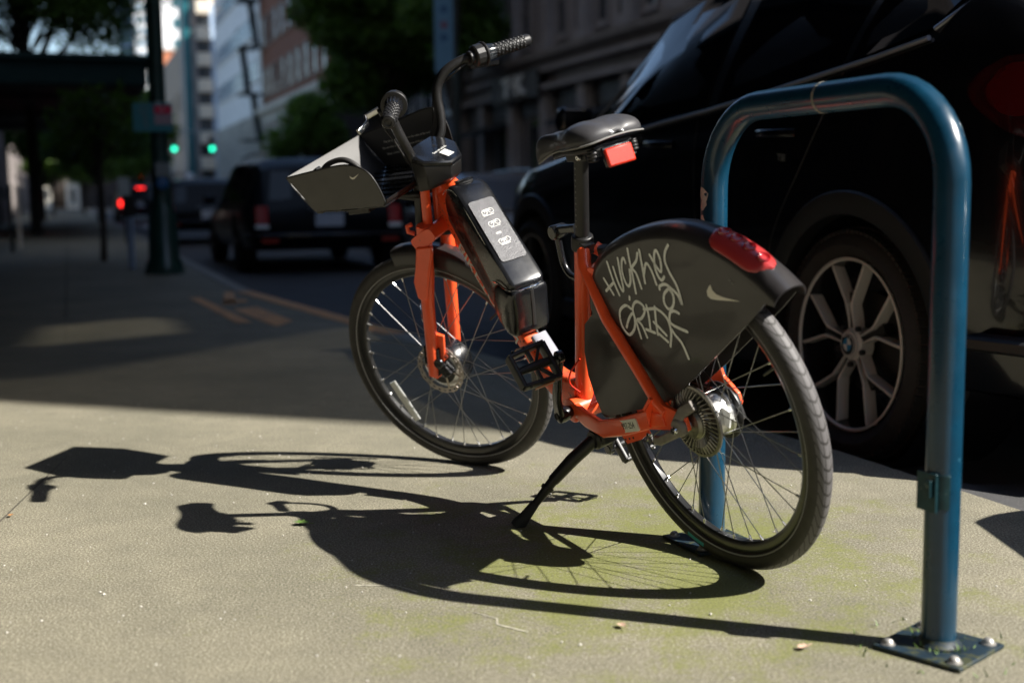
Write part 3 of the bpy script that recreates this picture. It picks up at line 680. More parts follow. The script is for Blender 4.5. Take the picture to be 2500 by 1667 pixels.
graf = [[(0.197, 0.686), (0.188, 0.644), (0.176, 0.612)], [(0.223, 0.647), (0.198, 0.612)], [(0.224, 0.619), (0.19, 0.639)], [(0.177, 0.675), (0.171, 0.645), (0.161, 0.623), (0.155, 0.63), (0.155, 0.662), (0.153, 0.696)], [(0.128, 0.687), (0.131, 0.697), (0.14, 0.691), (0.147, 0.668), (0.143, 0.644), (0.134, 0.635), (0.123, 0.647), (0.118, 0.672)], [(0.11, 0.718), (0.111, 0.696), (0.111, 0.665), (0.112, 0.621)], [(0.077, 0.71), (0.087, 0.693), (0.107, 0.677), (0.096, 0.665), (0.088, 0.633)], [(0.068, 0.717), (0.069, 0.685), (0.071, 0.646)], [(0.071, 0.661), (0.054, 0.689), (0.04, 0.674), (0.032, 0.645)], [(0.035, 0.708), (0.022, 0.687), (0.008, 0.673), (0.002, 0.697), (0.009, 0.718), (0.019, 0.71), (0.025, 0.685), (0.022, 0.667), (0.012, 0.655), (-0.0, 0.663)], [(-0.034, 0.731), (-0.019, 0.715), (-0.013, 0.696), (-0.021, 0.673), (-0.037, 0.644), (-0.042, 0.606), (-0.034, 0.626), (-0.016, 0.639), (0.001, 0.647), (0.022, 0.642), (0.024, 0.635)], [(-0.008, 0.639), (0.012, 0.625), (0.017, 0.605), (0.004, 0.593), (-0.013, 0.605), (-0.018, 0.625), (-0.008, 0.639)], [(0.139, 0.611), (0.141, 0.605)], [(0.142, 0.584), (0.161, 0.59), (0.187, 0.575), (0.192, 0.548), (0.182, 0.529), (0.166, 0.523), (0.144, 0.54), (0.136, 0.564), (0.142, 0.573), (0.16, 0.558), (0.174, 0.539)], [(0.127, 0.519), (0.132, 0.549), (0.137, 0.579), (0.129, 0.595), (0.114, 0.602), (0.096, 0.595), (0.094, 0.581), (0.112, 0.564), (0.128, 0.56), (0.114, 0.549), (0.104, 0.523)], [(0.083, 0.596), (0.082, 0.572), (0.086, 0.542)], [(0.102, 0.541), (0.072, 0.536)], [(0.096, 0.586), (0.056, 0.591)], [(0.054, 0.595), (0.06, 0.563), (0.063, 0.533)], [(0.055, 0.593), (0.032, 0.584), (0.017, 0.569), (0.014, 0.543), (0.026, 0.511)], [(0.069, 0.56), (0.059, 0.554), (0.033, 0.534)], [(0.058, 0.535), (0.032, 0.52)], [(-0.025, 0.587), (-0.01, 0.591), (0.005, 0.585), (0.008, 0.562), (-0.041, 0.549)], [(0.01, 0.549), (0.001, 0.537), (-0.016, 0.521), (-0.028, 0.49)]]
part(strokes([curve([(a, b) for a, b in l], 4) if len(l) > 2 else l for l in graf], .0070, GF), 'graffiti', 'marker', guard, smooth=0)
swl = [(-.144, .655), (-.137, .650), (-.1295, .641), (-.1285, .631), (-.138, .6252), (-.163, .6245), (-.225, .6262), (-.175, .6315), (-.157, .636), (-.147, .644), (-.1455, .650)]
part(MB().add([GF(x, z, .0006) for x, z in swl], [tuple(range(len(swl)))]), 'tick_logo', 'bone', guard, smooth=0)
# tail lamp set into the crown: housing lens and four round lenses
def crown(t, off=0):      # t along the crown from x=-.145 to -.290
    C = [(-.145, .7545), (-.19, .738), (-.241, .714), (-.290, .683)]
    s_ = t * 3; i = min(int(s_), 2); g = s_ - i; p = Vector((C[i][0] * (1 - g) + C[i + 1][0] * g, 0, C[i][1] * (1 - g) + C[i + 1][1] * g))
    d = Vector((C[i + 1][0] - C[i][0], 0, C[i + 1][1] - C[i][1])).normalized(); nrm = Vector((d.z, 0, -d.x)); 
    if nrm.z < 0: nrm = -nrm
    return p + nrm * off, d, nrm
rings = []
for i in range(19):
    t = i / 18; p, d, nr_ = crown(t); wd = .0335 * min(1, math.sqrt(max(0.02, 1 - (abs(2 * t - 1)) ** 6))); hh = .0035 * (1 - abs(2 * t - 1) ** 8)
    rings.append([p + Vector((0, .004 + wd * c, 0)) + nr_ * (.0035 - .0150 * abs(c) ** 2.4 + hh) for c in np.linspace(-1, 1, 11)] + [p + Vector((0, .004 + wd * c, 0)) + nr_ * (-.022) for c in np.linspace(1, -1, 11)])
tl = part(MB().ring_loft(rings), 'tail_lamp', 'redpale', smooth=60)
for t in (.17, .39, .61, .83):
    p, d, nr_ = crown(t)
    part(MB().lathe([(.0135, -.003), (.0135, .0018), (.0115, .0024), (.0098, .0005), (.005, -.0008), (.001, -.001)], p + Vector((0, .004, 0)) + nr_ * .0072, nr_, 24), 'lamp_lens', 'redlens', tl)

# ---- front mudguard
def ring_guard(a0, a1, n_, ro, depth, hw):
    rings = []
    for i in range(n_):
        a = R(a0 + (a1 - a0) * i / (n_ - 1)); r_ = []
        for y, dr in ((-hw, -depth), (-hw, -.012), (-hw * .8, -.003), (0, 0), (hw * .8, -.003), (hw, -.012), (hw, -depth), (hw - .003, -depth), (hw - .003, -.014), (hw * .7, -.006), (0, -.003), (-hw * .7, -.006), (-hw + .003, -.014), (-hw + .003, -depth)):
            r_.append((1.1548 + (ro + dr) * math.cos(a), y, .3427 + (ro + dr) * math.sin(a)))
        rings.append(r_)
    return MB().ring_loft(rings)
part(ring_guard(86, 140, 22, .374, .048, .033), 'mudguard', 'fender', front=True, smooth=50)

# ---- fork, double crown, guard plates
fk = MB()
for sy in (1, -1):
    fk.tube([(1.008, .056 * sy, .778), (1.060, .058 * sy, .635), (1.090, .060 * sy, .560), (1.150, .060 * sy, .385), (1.168, .060 * sy, .336)], [.021, .021, .0185, .017, .0155], 18)
    fk.tube([(1.020, .034 * sy, .745), (.974, .034 * sy, .880)], .0135, 16)
    fk.prism([(1.15, .375), (1.185, .365), (1.186, .330), (1.165, .320), (1.145, .330), (1.140, .352)], .050 * sy, .058 * sy)
    fk.rtube([(1.10, .052 * sy, .455), (1.125, .046 * sy, .40), (1.15, .048 * sy, .355)], .012, .03, (0, 1, 0)) if sy > 0 else None
fk.rtube([(1.010, -.078, .745), (1.010, 0, .748), (1.010, .078, .745)], .085, .040, (1, 0, -.35))
fk.tube([(1.052, .050, .758), (1.064, .058, .768), (1.062, .058, .784), (1.048, .052, .786)], .007, 8)
fork = part(fk, 'fork', 'orange', front=True, bevel=.001)
for sy in (1, -1):
    g = MB(); pl = [(1.040, .728), (.988, .724), (.996, .700), (1.020, .664), (1.045, .620), (1.068, .578), (1.086, .572), (1.099, .583), (1.092, .632), (1.066, .675)]
    g.prism(pl, .071 * sy, .084 * sy)
    part(g, 'leg_guard', 'orange', fork, front=True, bevel=.004)
part(MB().tube([(1.128, -.0625, .452), (1.158, -.0625, .368)], .0165, 14), 'leg_sleeve', 'plastic', fork, front=True)
cp = MB().box((1.150, .052, .395), (.05, .026, .06), Matrix.Rotation(R(-20), 3, 'Y')).lathe([(.015, 0), (.017, .01), (.012, .014)], (1.13, .060, .372), (0, 1, 0), 18).box((1.125, .05, .345), (.03, .03, .04), Matrix.Rotation(R(25), 3, 'Y'))
part(cp, 'brake_caliper', 'gloss', front=True, bevel=.004)
bolt((1.163, .062, .341), (0, 1, 0), .009, .008, front=True); bolt((1.160, .0655, .40), (0, 1, 0), .004, .003, front=True)
# black strut from the crown to the basket
part(MB().rtube([(1.060, .006, .750), (1.030, .004, .83), (1.004, .002, .905)], .036, .026, (0, 1, 0)), 'basket_strut', 'plastic', front=True)
bolt((1.052, .0245, .772), (0, 1, 0), .006, .003, front=True)

# ---- head unit with sloping shield-shaped lid
shield = [(.969, .056), (.969, -.056), (.950, -.077), (.912, -.079), (.868, -.026), (.866, .026), (.912, .079), (.950, .077)]
zt = lambda x: .926 + (x - .868) * .56
hu = MB().ring_loft([[(.93 + (x - .93) * .84 + .022, y * .86, .872) for x, y in shield], [(.93 + (x - .93) * .95 + .014, y * .95, .884) for x, y in shield], [(x + .004, y, zt(x) - .010) for x, y in shield]])
head = part(hu, 'head_unit', 'plastic', front=True, bevel=.003)
lid = MB().ring_loft([[(x + .003, y * 1.0, zt(x) - .0098) for x, y in shield], [(x, y * 1.0, zt(x) - .002) for x, y in shield], [(.925 + (x - .925) * .94, y * .95, zt(x) + .003) for x, y in shield], [(.925 + (x - .925) * .80, y * .84, zt(x) + .0035) for x, y in shield]])
part(lid, 'lid', 'gloss', head, front=True)
lu_ = Vector((-.872, 0, -.489)); lr = Vector((0, -1, 0)); ln_ = Vector((-.489, 0, .872)); lc = Vector((.900, -.003, zt(.900) + .0042))
def onlid(u, v, h): return lc + lr * u - lu_ * v + ln_ * h
part(MB().add([onlid(x, y, .0004) for x, y in ((-.014, -.022), (.014, -.022), (.014, .008), (-.014, .008))], [(0, 1, 2, 3)]), 'sticker', 'white', head, front=True, smooth=0)
part(text('Scan to unlock', .0105, lambda u, v, h: onlid(u, v + .0155, h + .0004), bold=0), 'lettering', 'white', head, front=True, smooth=0)
mb = MB()
for u, v in ((-.026, .048), (.0, .056), (.020, .040)): mb.lathe([(.005, 0), (.0052, .0008), (.0035, .001), (.0028, .0002)], onlid(u - .01, v, 0), ln_, 12)
part(mb, 'lid_screw', 'metal_black', head, front=True)

# ---- handlebar, grips, shifter, levers
for sy in (1, -1):
    pass
barL = [(.962, .052, .930), (.956, .066, .965), (.945, .082, .992), (.940, .095, 1.030), (.938, .103, 1.070), (.928, .116, 1.105), (.902, .138, 1.130), (.868, .172, 1.139), (.838, .205, 1.137), (.815, .235, 1.133), (.759, .337, 1.121)]
hbm = MB()
for sy in (1, -1): hbm.tube(curve([(x, y * sy, z) for x, y, z in barL], 4), .0132, 16)
hbm.tube([(.962, -.055, .932), (.962, .055, .932)], .0135, 14)
hbar = part(hbm, 'handlebar', 'metal_black', front=True)
for sy in (1, -1):
    a = Vector((.823, .220 * sy, 1.134)); b = Vector((.757, .341 * sy, 1.1205)); d = (b - a).normalized()
    g = MB().tube([a, a + d * .004, a.lerp(b, .5), b - d * .004, b], [.0158, .0175, .0168, .0172, .0150], 24)
    go = part(g, 'grip', 'griprubber', hbar, front=True)
    bm_ = MB(); u = d.orthogonal().normalized(); v = d.cross(u)       # raised scales
    for i in range(10):
        for j in range(12):
            t = .010 + i * .0118; an = 2 * math.pi * (j + .5 * (i % 2)) / 12; nn = u * math.cos(an) + v * math.sin(an)
            bm_.lathe([(.0042, 0), (.0046, .0012), (.0036, .0020), (.0022, .0012)], a + d * t + nn * .0168, nn, 8)
    part(bm_, 'grip_scale', 'griprubber', hbar, front=True)['kind'] = 'stuff'
    part(MB().lathe([(.010, 0), (.0135, .001), (.014, .003), (.009, .004), (.006, .002)], b, d, 20), 'bar_plug', 'metal_black', hbar, front=True)
    # twist collar: ribbed sleeve then a large flange
    tc_ = MB()
    for k in range(14):
        an = 2 * math.pi * k / 14; nn = u * math.cos(an) + v * math.sin(an); tc_.tube([a - d * .002 + nn * .0195, a + d * .026 + nn * .0170], [.0045, .0026], 6)
    tc_.lathe([(.020, -.004), (.0205, .004), (.0185, .024), (.0165, .030)], a, d, 24)
    part(tc_, 'twist_sleeve', 'gloss', hbar, front=True)
    part(MB().lathe([(.022, -.010), (.032, -.009), (.0335, -.006), (.032, -.003), (.024, -.002)], a, d, 36), 'flange', 'griprubber', hbar, front=True)
    part(MB().lathe([(.017, -.052), (.0185, -.050), (.0185, -.040), (.027, -.038), (.030, -.034), (.0305, -.012), (.028, -.0095)], a, d, 14), 'shifter_body', 'plastic', hbar, front=True, smooth=25)
    # lever: clamp, pivot block and a cranked blade ahead of and below the grip
    fwd = Vector((.87, .48 * sy, -.12)).normalized()
    l0 = a - d * .045 + fwd * .012 + Vector((0, 0, -.008)); l1 = l0 + fwd * .036 + d * .012
    lv = MB().tube([a - d * .046, l0, l1], [.010, .012, .009], 10)
    part(lv, 'lever_mount', 'plastic', hbar, front=True)
    if sy > 0: bl = [Vector((.890, .196, 1.130)), Vector((.918, .220, 1.124)), Vector((.906, .240, 1.113)), Vector((.912, .272, 1.102))]
    else: bl = [l1 + Vector((0, 0, -.01)), l1 + d * .03 + Vector((0, 0, -.016)), l1 + d * .085 + Vector((0, 0, -.022))]
    part(MB().rtube(bl, .015, .010, Vector((0, 0, 1))), 'brake_lever', 'silver' if sy > 0 else 'plastic', hbar, front=True)
    part(MB().tube(curve([a - d * .05 + fwd * .012 + Vector((0, 0, -.008)), a - d * .085 + Vector((.012, 0, -.022)), (.952, .128 * sy, 1.085), (.968, .09 * sy, 1.02), (.985, .05 * sy, .95)], 6), .0026, 8), 'brake_hose', 'rubber', hbar, front=True)
# gear indicator on the right shifter
a = Vector((.823, -.220, 1.134)); d = (Vector((.757, -.341, 1.1205)) - a).normalized(); u = (Vector((-.6, .1, .75)) - d * Vector((-.6, .1, .75)).dot(d)).normalized(); v = d.cross(u)
mb = MB(); o_ = a - d * .023 + u * .0282
mb.add([o_ - d * .008 - v * .008, o_ + d * .008 - v * .008, o_ + d * .008 + v * .004, o_ - d * .008 + v * .004], [(0, 1, 2, 3)])
part(mb, 'gear_window', 'white', hbar, front=True, smooth=0)
# hose loop at the brake caliper
part(MB().tube(curve([(1.092, .055, .545), (1.118, .058, .50), (1.132, .066, .45), (1.140, .060, .415)], 5), .0026, 8), 'brake_hose', 'rubber', front=True)
part(MB().tube(curve([(1.10, .0, .62), (1.135, .035, .56), (1.128, .064, .505), (1.10, .066, .50)], 5), .002, 8), 'cable', 'chrome', front=True)
part(MB().tube(curve([(.45, .03, .345), (.462, .045, .37), (.455, .04, .40), (.43, .022, .43)], 5), .0022, 8), 'cable', 'red')

# ---- basket: scoop of thin plastic with curved side panels
sideL = [(1.300, 1.010), (1.181, 1.012), (1.105, 1.011), (1.065, 1.004), (1.040, .992), (1.022, .976), (1.012, .955), (1.006, .926), (1.004, .893), (1.015, .884), (1.088, .889), (1.246, .905)]
sideR = [(1.300, 1.012), (1.181, 1.022), (1.105, 1.032), (1.050, 1.039), (1.015, 1.036), (.996, 1.018), (.988, .985), (.990, .94), (1.004, .893), (1.015, .884), (1.088, .889), (1.246, .905)]
bk = None
for sy in (1, -1):
    side_ = sideL if sy > 0 else sideR
    poly = curve(side_[:9], 3) + [p for p in side_[9:]]
    sp = MB().prism(poly, .1685 * sy, .172 * sy)
    if sy > 0: bk = part(sp, 'basket', 'basketp', front=True, smooth=30)
    else: part(sp, 'side_panel', 'basketp', bk, front=True, smooth=30)
    # rolled rim along the top edge
    part(MB().tube([(x, .1702 * sy, z) for x, z in curve(side_[:9], 3)], .0026, 8), 'rim_bead', 'plastic', bk, front=True)
fw_ = MB()
cs = [(1.300, 1.012), (1.292, .985), (1.272, .945), (1.250, .910), (1.244, .9035)]
n_ = len(cs); th = .003
fw_.ring_loft([[(x, y, z) for x, z in cs] + [(x + th, y, z - th * .3) for x, z in cs[::-1]] for y in (-.170, .170)])
part(fw_, 'front_panel', 'basketp', bk, front=True)
# slatted floor over a thin pan
part(MB().ring_loft([[(x, y, z) for x, z in ((1.012, .882), (1.13, .8885), (1.250, .9035), (1.250, .9015), (1.13, .8865), (1.012, .880))] for y in (-.169, .169)]), 'floor_pan', 'basketp', bk, front=True)
for y in np.linspace(-.157, .157, 9):
    part(MB().box((1.132, y, .896), (.236, .022, .0045), Matrix.Rotation(R(-4.5), 3, 'Y')), 'floor_slat', 'gloss', bk, front=True)
for x in (1.02, 1.09, 1.17, 1.235): part(MB().box((x, 0, .8905 + (x - 1.132) * .075), (.02, .338, .005), Matrix.Rotation(R(-4.5), 3, 'Y')), 'floor_rib', 'gloss', bk, front=True)
mb = MB().ring_loft([[(1.018 + x, y, .884 + z) for x, z in ((0, 0), (-.010, .001), (-.018, .006), (-.022, .014), (-.019, .0145), (-.015, .008), (-.008, .004), (0, .003))] for y in (-.168, .168)])
part(mb, 'rear_lip', 'plastic', bk, front=True)
part(MB().tube(curve([(1.22, .155, .92), (1.215, .150, .975), (1.185, .140, 1.008), (1.150, .13, 1.017), (1.115, .125, 1.010), (1.09, .12, .98), (1.085, .12, .93)], 5), .0075, 12), 'strap_loop', 'rubber', bk, front=True)
part(MB().box((1.208, .148, 1.002), (.026, .020, .022), Matrix.Rotation(R(20), 3, 'Y')), 'strap_buckle', 'gloss', bk, front=True, bevel=.003)
for y in (-.045, .045): part(MB().tube(curve([(1.115, y, .880), (1.08, y, .876), (1.03, y * .8, .862), (1.005, y * .3, .85)], 4), .0095, 12), 'support_arm', 'metal_black', bk, front=True)
part(MB().rtube([(1.02, 0, .838), (1.14, 0, .872)], .03, .016, (0, 1, 0)), 'support_arm', 'metal_black', bk, front=True)
part(MB().box((1.145, .10, .873), (.072, .05, .024), Matrix.Rotation(R(-4), 3, 'Y')), 'front_lamp_box', 'plastic', bk, front=True, bevel=.003)
bs = [(1.0835, .9795), (1.0845, .974), (1.0795, .9685), (1.072, .9685), (1.051, .9795), (1.071, .9735), (1.078, .9735)]
part(MB().add([(x, .1725, z) for x, z in bs], [tuple(range(7))]), 'tick_logo', 'bone', bk, front=True, smooth=0)
for s_, x, z in (('Follow the rules of the road', 1.098, .9735), ('Beware of blind spots', 1.105, .9555), ('Play for people', 1.196, .9755), ('Do not ride on sidewalks', 1.190, .9580), ('Wear a helmet', 1.200, .9390)):
    part(text(s_, .0085, lambda u, v, h, x=x, z=z: Vector((x - u, -.1682 + h, z + v))), 'lettering', 'bone', bk, front=True, smooth=0)

# ---- battery pack on the down tube
prof = [(.880, .842), (.866, .858), (.845, .862), (.820, .852), (.795, .826), (.740, .752), (.690, .684), (.642, .619), (.633, .600), (.646, .585), (.70, .560), (.760, .590), (.80, .655), (.86, .745), (.893, .795), (.890, .825)]
def rounded(prof, hw, r=.014, y0=0):
    cx = sum(p[0] for p in prof) / len(prof); cz = sum(p[1] for p in prof) / len(prof); rings = []
    for y, k in ((-hw, .0), (-hw + r * .3, .6), (-hw + r, 1), (hw - r, 1), (hw - r * .3, .6), (hw, .0)):
        rings.append([(x - (x - cx) / max(math.hypot(x - cx, z - cz), .01) * r * (1 - k), y + y0, z - (z - cz) / max(math.hypot(x - cx, z - cz), .01) * r * (1 - k)) for x, z in prof])
    return MB().ring_loft(rings)
bat = part(rounded(curve(prof, 3, True), .050, .012), 'battery', 'gloss', smooth=50)
body = [(.892, .832), (.872, .848), (.845, .850), (.822, .840), (.796, .812), (.740, .737), (.690, .668), (.654, .612), (.646, .60), (.652, .56), (.664, .50), (.680, .474), (.725, .505), (.78, .58), (.85, .69), (.90, .775)]
part(rounded(body, .0455, .006), 'battery_tray', 'fender', bat, smooth=35)
cup = [(.690, .612), (.655, .596), (.632, .590), (.636, .560), (.648, .515), (.660, .482), (.674, .468), (.706, .474), (.735, .505), (.748, .545), (.728, .600)]
part(rounded(curve(cup, 3, True), .0545, .012), 'battery_cup', 'gloss', bat, smooth=50)
part(MB().tube(curve([(.712, .0540, .616), (.690, .0548, .613), (.656, .0525, .597), (.636, .040, .592), (.628, .0, .590), (.636, -.040, .592), (.656, -.0525, .597), (.690, -.0548, .613)], 5), .0020, 8), 'cup_lip', 'chrome', bat)
part(MB().rtube([(.6325, -.004, .583), (.640, -.004, .545), (.657, -.004, .488)], .011, .006, (0, 1, 0)), 'seam', 'ink', bat)
for sy in (1, -1):
    part(MB().tube([(x, .0488 * sy, z) for x, z in curve([(.888, .842), (.868, .852), (.845, .8545), (.822, .846), (.797, .8185), (.742, .743), (.692, .674), (.662, .636)], 4)], .0011, 6), 'highlight_line', 'chrome', bat)  # bright lines stand in for the white highlight along the battery edges
# recessed carrying handle
d_ = Vector((-.594, 0, -.804)); nf = Vector((-.804, 0, .594)); pc0 = Vector((.818, 0, .8535))
def onbat(u, v, h): return Vector((.816, 0, .8555)) + d_ * v + Vector((0, -u, 0)) + nf * h
hd = [(.026 * math.cos(a) * (1.0), .012 * math.sin(a)) for a in np.linspace(0, 2 * math.pi, 25)[:-1]]
part(MB().ring_loft([[Vector((.848, -u, .8655)) + Vector((-v, 0, 0)) + Vector((0, 0, h)) for u, v in hd] for h in (-.004, .0028)]), 'handle_opening', 'ink', bat)
part(MB().tube([Vector((.848, -u * 1.06, .8688)) + Vector((-v * 1.1, 0, 0)) for u, v in hd], .0018, 6, loop=True), 'handle_rim', 'gloss', bat)
M['pad'] = noisy(pbr('embossed silver pad', (.06, .06, .065), .36, .2), 60, .25, bump=.9, bscale=330, dist=.0012, rough=.08)
pd = []
for cx, cy, a0 in ((.029, .232, 0), (-.029, .232, 90), (-.029, .060, 180), (.029, .060, 270)):
    for k in range(5): a = R(a0 + 22.5 * k); pd.append((cx + .009 * math.cos(a), cy + .009 * math.sin(a)))
part(MB().ring_loft([[onbat(u, v, h) for u, v in pd] for h in (-.006, .0022)]), 'label_pad', 'pad', bat, smooth=30)
def circ(cx, cy, r): return [(cx + r * math.cos(a), cy + r * math.sin(a)) for a in np.linspace(0, 2 * math.pi, 15)]
ic = []
for cy in (.092, .128, .184):
    ic += [circ(-.009, cy, .0072), circ(.011, cy - .002, .0072), [(-.009, cy), (-.003, cy - .007), (.006, cy - .008), (.010, cy - .002)], [(-.003, cy - .007), (.001, cy - .001), (.006, cy - .008)], [(-.014, cy + .010), (.014, cy + .009)]]
ic += [[(-.010, .088), (.002, .087)], [(-.010, .0845), (.002, .0835)], [(-.008, .138), (.010, .137)], [(-.010, .160), (.004, .159)], [(-.010, .1565), (.004, .1555)], [(-.010, .190), (.010, .189)]]
part(strokes(ic, .0016, lambda u, v, h: onbat(u, v, .0024 + h), .0004), 'pictogram', 'white', bat, smooth=0)
part(MB().lathe([(.0035, 0), (.0035, .0006)], onbat(-.014, .099, .0024), nf, 12), 'sticker_dot', 'bone', bat)
# silver cover plate low on the down tube
part(MB().rtube([(.650, -.004, .462), (.618, -.006, .420), (.596, -.006, .392)], .046, .016, (0, 1, 0)), 'cover_plate', 'coverp')

# ------------------------------------------------------------------ the blue staple rack
p0 = Vector((.7451, 2.0902, 0)); p1 = Vector((.4552, 2.7661, 0)); dr_ = (p1 - p0); span = dr_.length; dr_.normalize()
rack = empty('bike_rack', Matrix.Translation((p0 + p1) / 2) @ Matrix.Rotation(math.atan2(dr_.y, dr_.x), 4, 'Z'), 'blue painted steel staple bike rack standing behind the bicycle rear wheel', 'bike rack')
h = span / 2; top = .982; rad = .17; pts = [(-h, 0, .004), (-h, 0, .3), (-h, 0, .6), (-h, 0, top - rad)]
pts += [(-h + rad - rad * math.cos(t), 0, top - rad + rad * math.sin(t)) for t in np.linspace(0, math.pi / 2, 10)[1:]]
pts += [(-h * .3, 0, top), (h * .3, 0, top)] + [(h - rad + rad * math.sin(t), 0, top - rad + rad * math.cos(t)) for t in np.linspace(0, math.pi / 2, 10)]
pts += [(h, 0, .6), (h, 0, .3), (h, 0, .004)]
MB().tube(pts, .0300, 32, up0=(0, 1, 0)).build('pipe', 'blue', rack)
MB().lathe([(.0304, -.004), (.0308, 0), (.0304, .004)], (-.02, 0, top), (1, 0, 0), 32, cap=False).build('weld_seam', 'kerb', rack)
M['boltgrey'] = noisy(pbr('weathered bolt head', (.34, .33, .31), .45, .5), 90, .4)
for sx_ in (-1, 1):
    x = sx_ * h
    pl = MB().prism([(x - .082, -.082), (x + .082, -.082), (x + .082, .082), (x - .082, .082)], .001, .009, lambda v: (v[0], v[2], v[1]))
    if sx_ < 0: pl.xf(lambda v: Matrix.Rotation(R(20), 3, 'Z') @ (v - Vector((x, 0, 0))) + Vector((x, 0, 0)))
    pl.build('base_plate', 'bluegrime', rack, bevel=.002)
    MB().lathe([(.040, .012), (.034, .018), (.0315, .024)], (x, 0, 0), (0, 0, 1), 28, cap=False).build('weld_collar', 'bluegrime', rack)
    for u, v in ((-.062, -.062), (.062, -.062), (-.062, .062), (.062, .062)):
        q = Matrix.Rotation(R(20) if sx_ < 0 else 0, 3, 'Z') @ Vector((u, v, 0))
        MB().lathe([(.0135, .009), (.0135, .011), (.011, .0115), (.0095, .016), (.006, .0195), (.002, .0205)], (x + q.x, q.y, 0), (0, 0, 1), 20).build('anchor_bolt', 'boltgrey', rack)
# old registration tag strapped round the near post
tg = MB().box((-h - .0, .0345, .287), (.046, .006, .068)).box((-h - .012, .040, .295), (.012, .012, .03))
tg.ring_loft([[(-h + r * math.cos(t), r * math.sin(t), z) for r, z in ((.0305, .258), (.0322, .258), (.0322, .318), (.0305, .318))] for t in np.linspace(R(20), R(160), 12)])
M['tag'] = scuffed(noisy(pbr('tarnished tag', (.012, .045, .055), .35, .4), 40, .4), (.25, .28, .25), 60, .62, .05)
tg.build('registration_tag', 'tag', rack, bevel=.002)
M['chip'] = noisy(pbr('bare primer chip', (.62, .56, .48), .7), 60, .2)
for z, t, sc in ((.80, 92, 1.4), (.775, 96, 1.0), (.74, 90, .9), (.62, 120, .4), (.30, 100, .4)):
    P = []
    for k in range(9):
        a = 2 * math.pi * k / 9; r = .011 * sc * rnd.uniform(.55, 1.2); tt = R(t) + r * math.cos(a) / .03; P.append((h + .0306 * math.cos(tt), .0306 * math.sin(tt), z + r * 1.3 * math.sin(a)))
    MB().add(P + [(h + .0309 * math.cos(R(t)), .0309 * math.sin(R(t)), z)], [(k, (k + 1) % 9, 9) for k in range(9)]).build('paint_chip', 'chip', rack, smooth=0)

# ------------------------------------------------------------------ cars. local: x forward, y left, z up, origin on the road below the rear axle
def car_matrix(a, b, turn=0):   # faces along +a
    return Matrix.Translation(S(a, b, ROAD)) @ Matrix.Rotation(math.atan2(SA.y, SA.x) + turn, 4, 'Z')
def interp(x, T):
    xs = [t[0] for t in T]
    return [float(np.interp(x, xs, [t[k] for t in T])) for k in range(1, len(T[0]))]
def boolean_cut(o, cutters):
    for c in cutters:
        c.parent = o.parent; md = o.modifiers.new('cut', 'BOOLEAN'); md.object = c; md.operation = 'DIFFERENCE'; md.solver = 'EXACT'
    bpy.context.view_layer.update(); dg = bpy.context.evaluated_depsgraph_get(); me = bpy.data.meshes.new_from_object(o.evaluated_get(dg)); o.modifiers.clear(); o.data = me
    for c in cutters: bpy.data.objects.remove(c)
    me.set_sharp_from_angle(angle=R(32))
class Shape:
    """T rows: x, zbottom, zbelt, zroof, half width at the waist, half width at the roof"""
    def __init__(s, T): s.T = T
    def ring(s, x):
        zb, zl, zr, w, wr = interp(x, s.T); wi = w - .015
        h = [(0, zb), (w * .80, zb), (w * .94, zb + .03), (w * .975, zb + .14), (w * .985, zb + (zl - zb) * .38), (w, zb + (zl - zb) * .62), (w * .995, zb + (zl - zb) * .82), (w * .978, zl - .025), (w * .965, zl)]
        for t in (.25, .5, .75, .9): h.append((w * .965 + (wr - w * .965) * (t ** 1.25), zl + (zr - zl) * t))
        h += [(wr * .90, zr - .012 * (zr > zl + .1)), (wr * .6, zr + .012), (wr * .3, zr + .020), (0, zr + .022)]
        return h
    def pt(s, x, t, off=0):
        """point on the left glasshouse: t 0 belt .. 1 roof edge"""
        zb, zl, zr, w, wr = interp(x, s.T)
        return Vector((x, w * .965 + (wr - w * .965) * (max(t, 0) ** 1.25) + off, zl + (zr - zl) * t))
    def side(s, x, z, off=0):
        h = s.ring(x); zs = [p[1] for p in h[2:13]]; ys = [p[0] for p in h[2:13]]
        return Vector((x, float(np.interp(z, zs, ys)) + off, z))
    def body(s, xs):
        mb = MB(); rings = []
        for x in xs:
            h = s.ring(x); rings.append([(x, y, z) for y, z in h] + [(x, -y, z) for y, z in h[-2:0:-1]])
        return mb.ring_loft(rings)
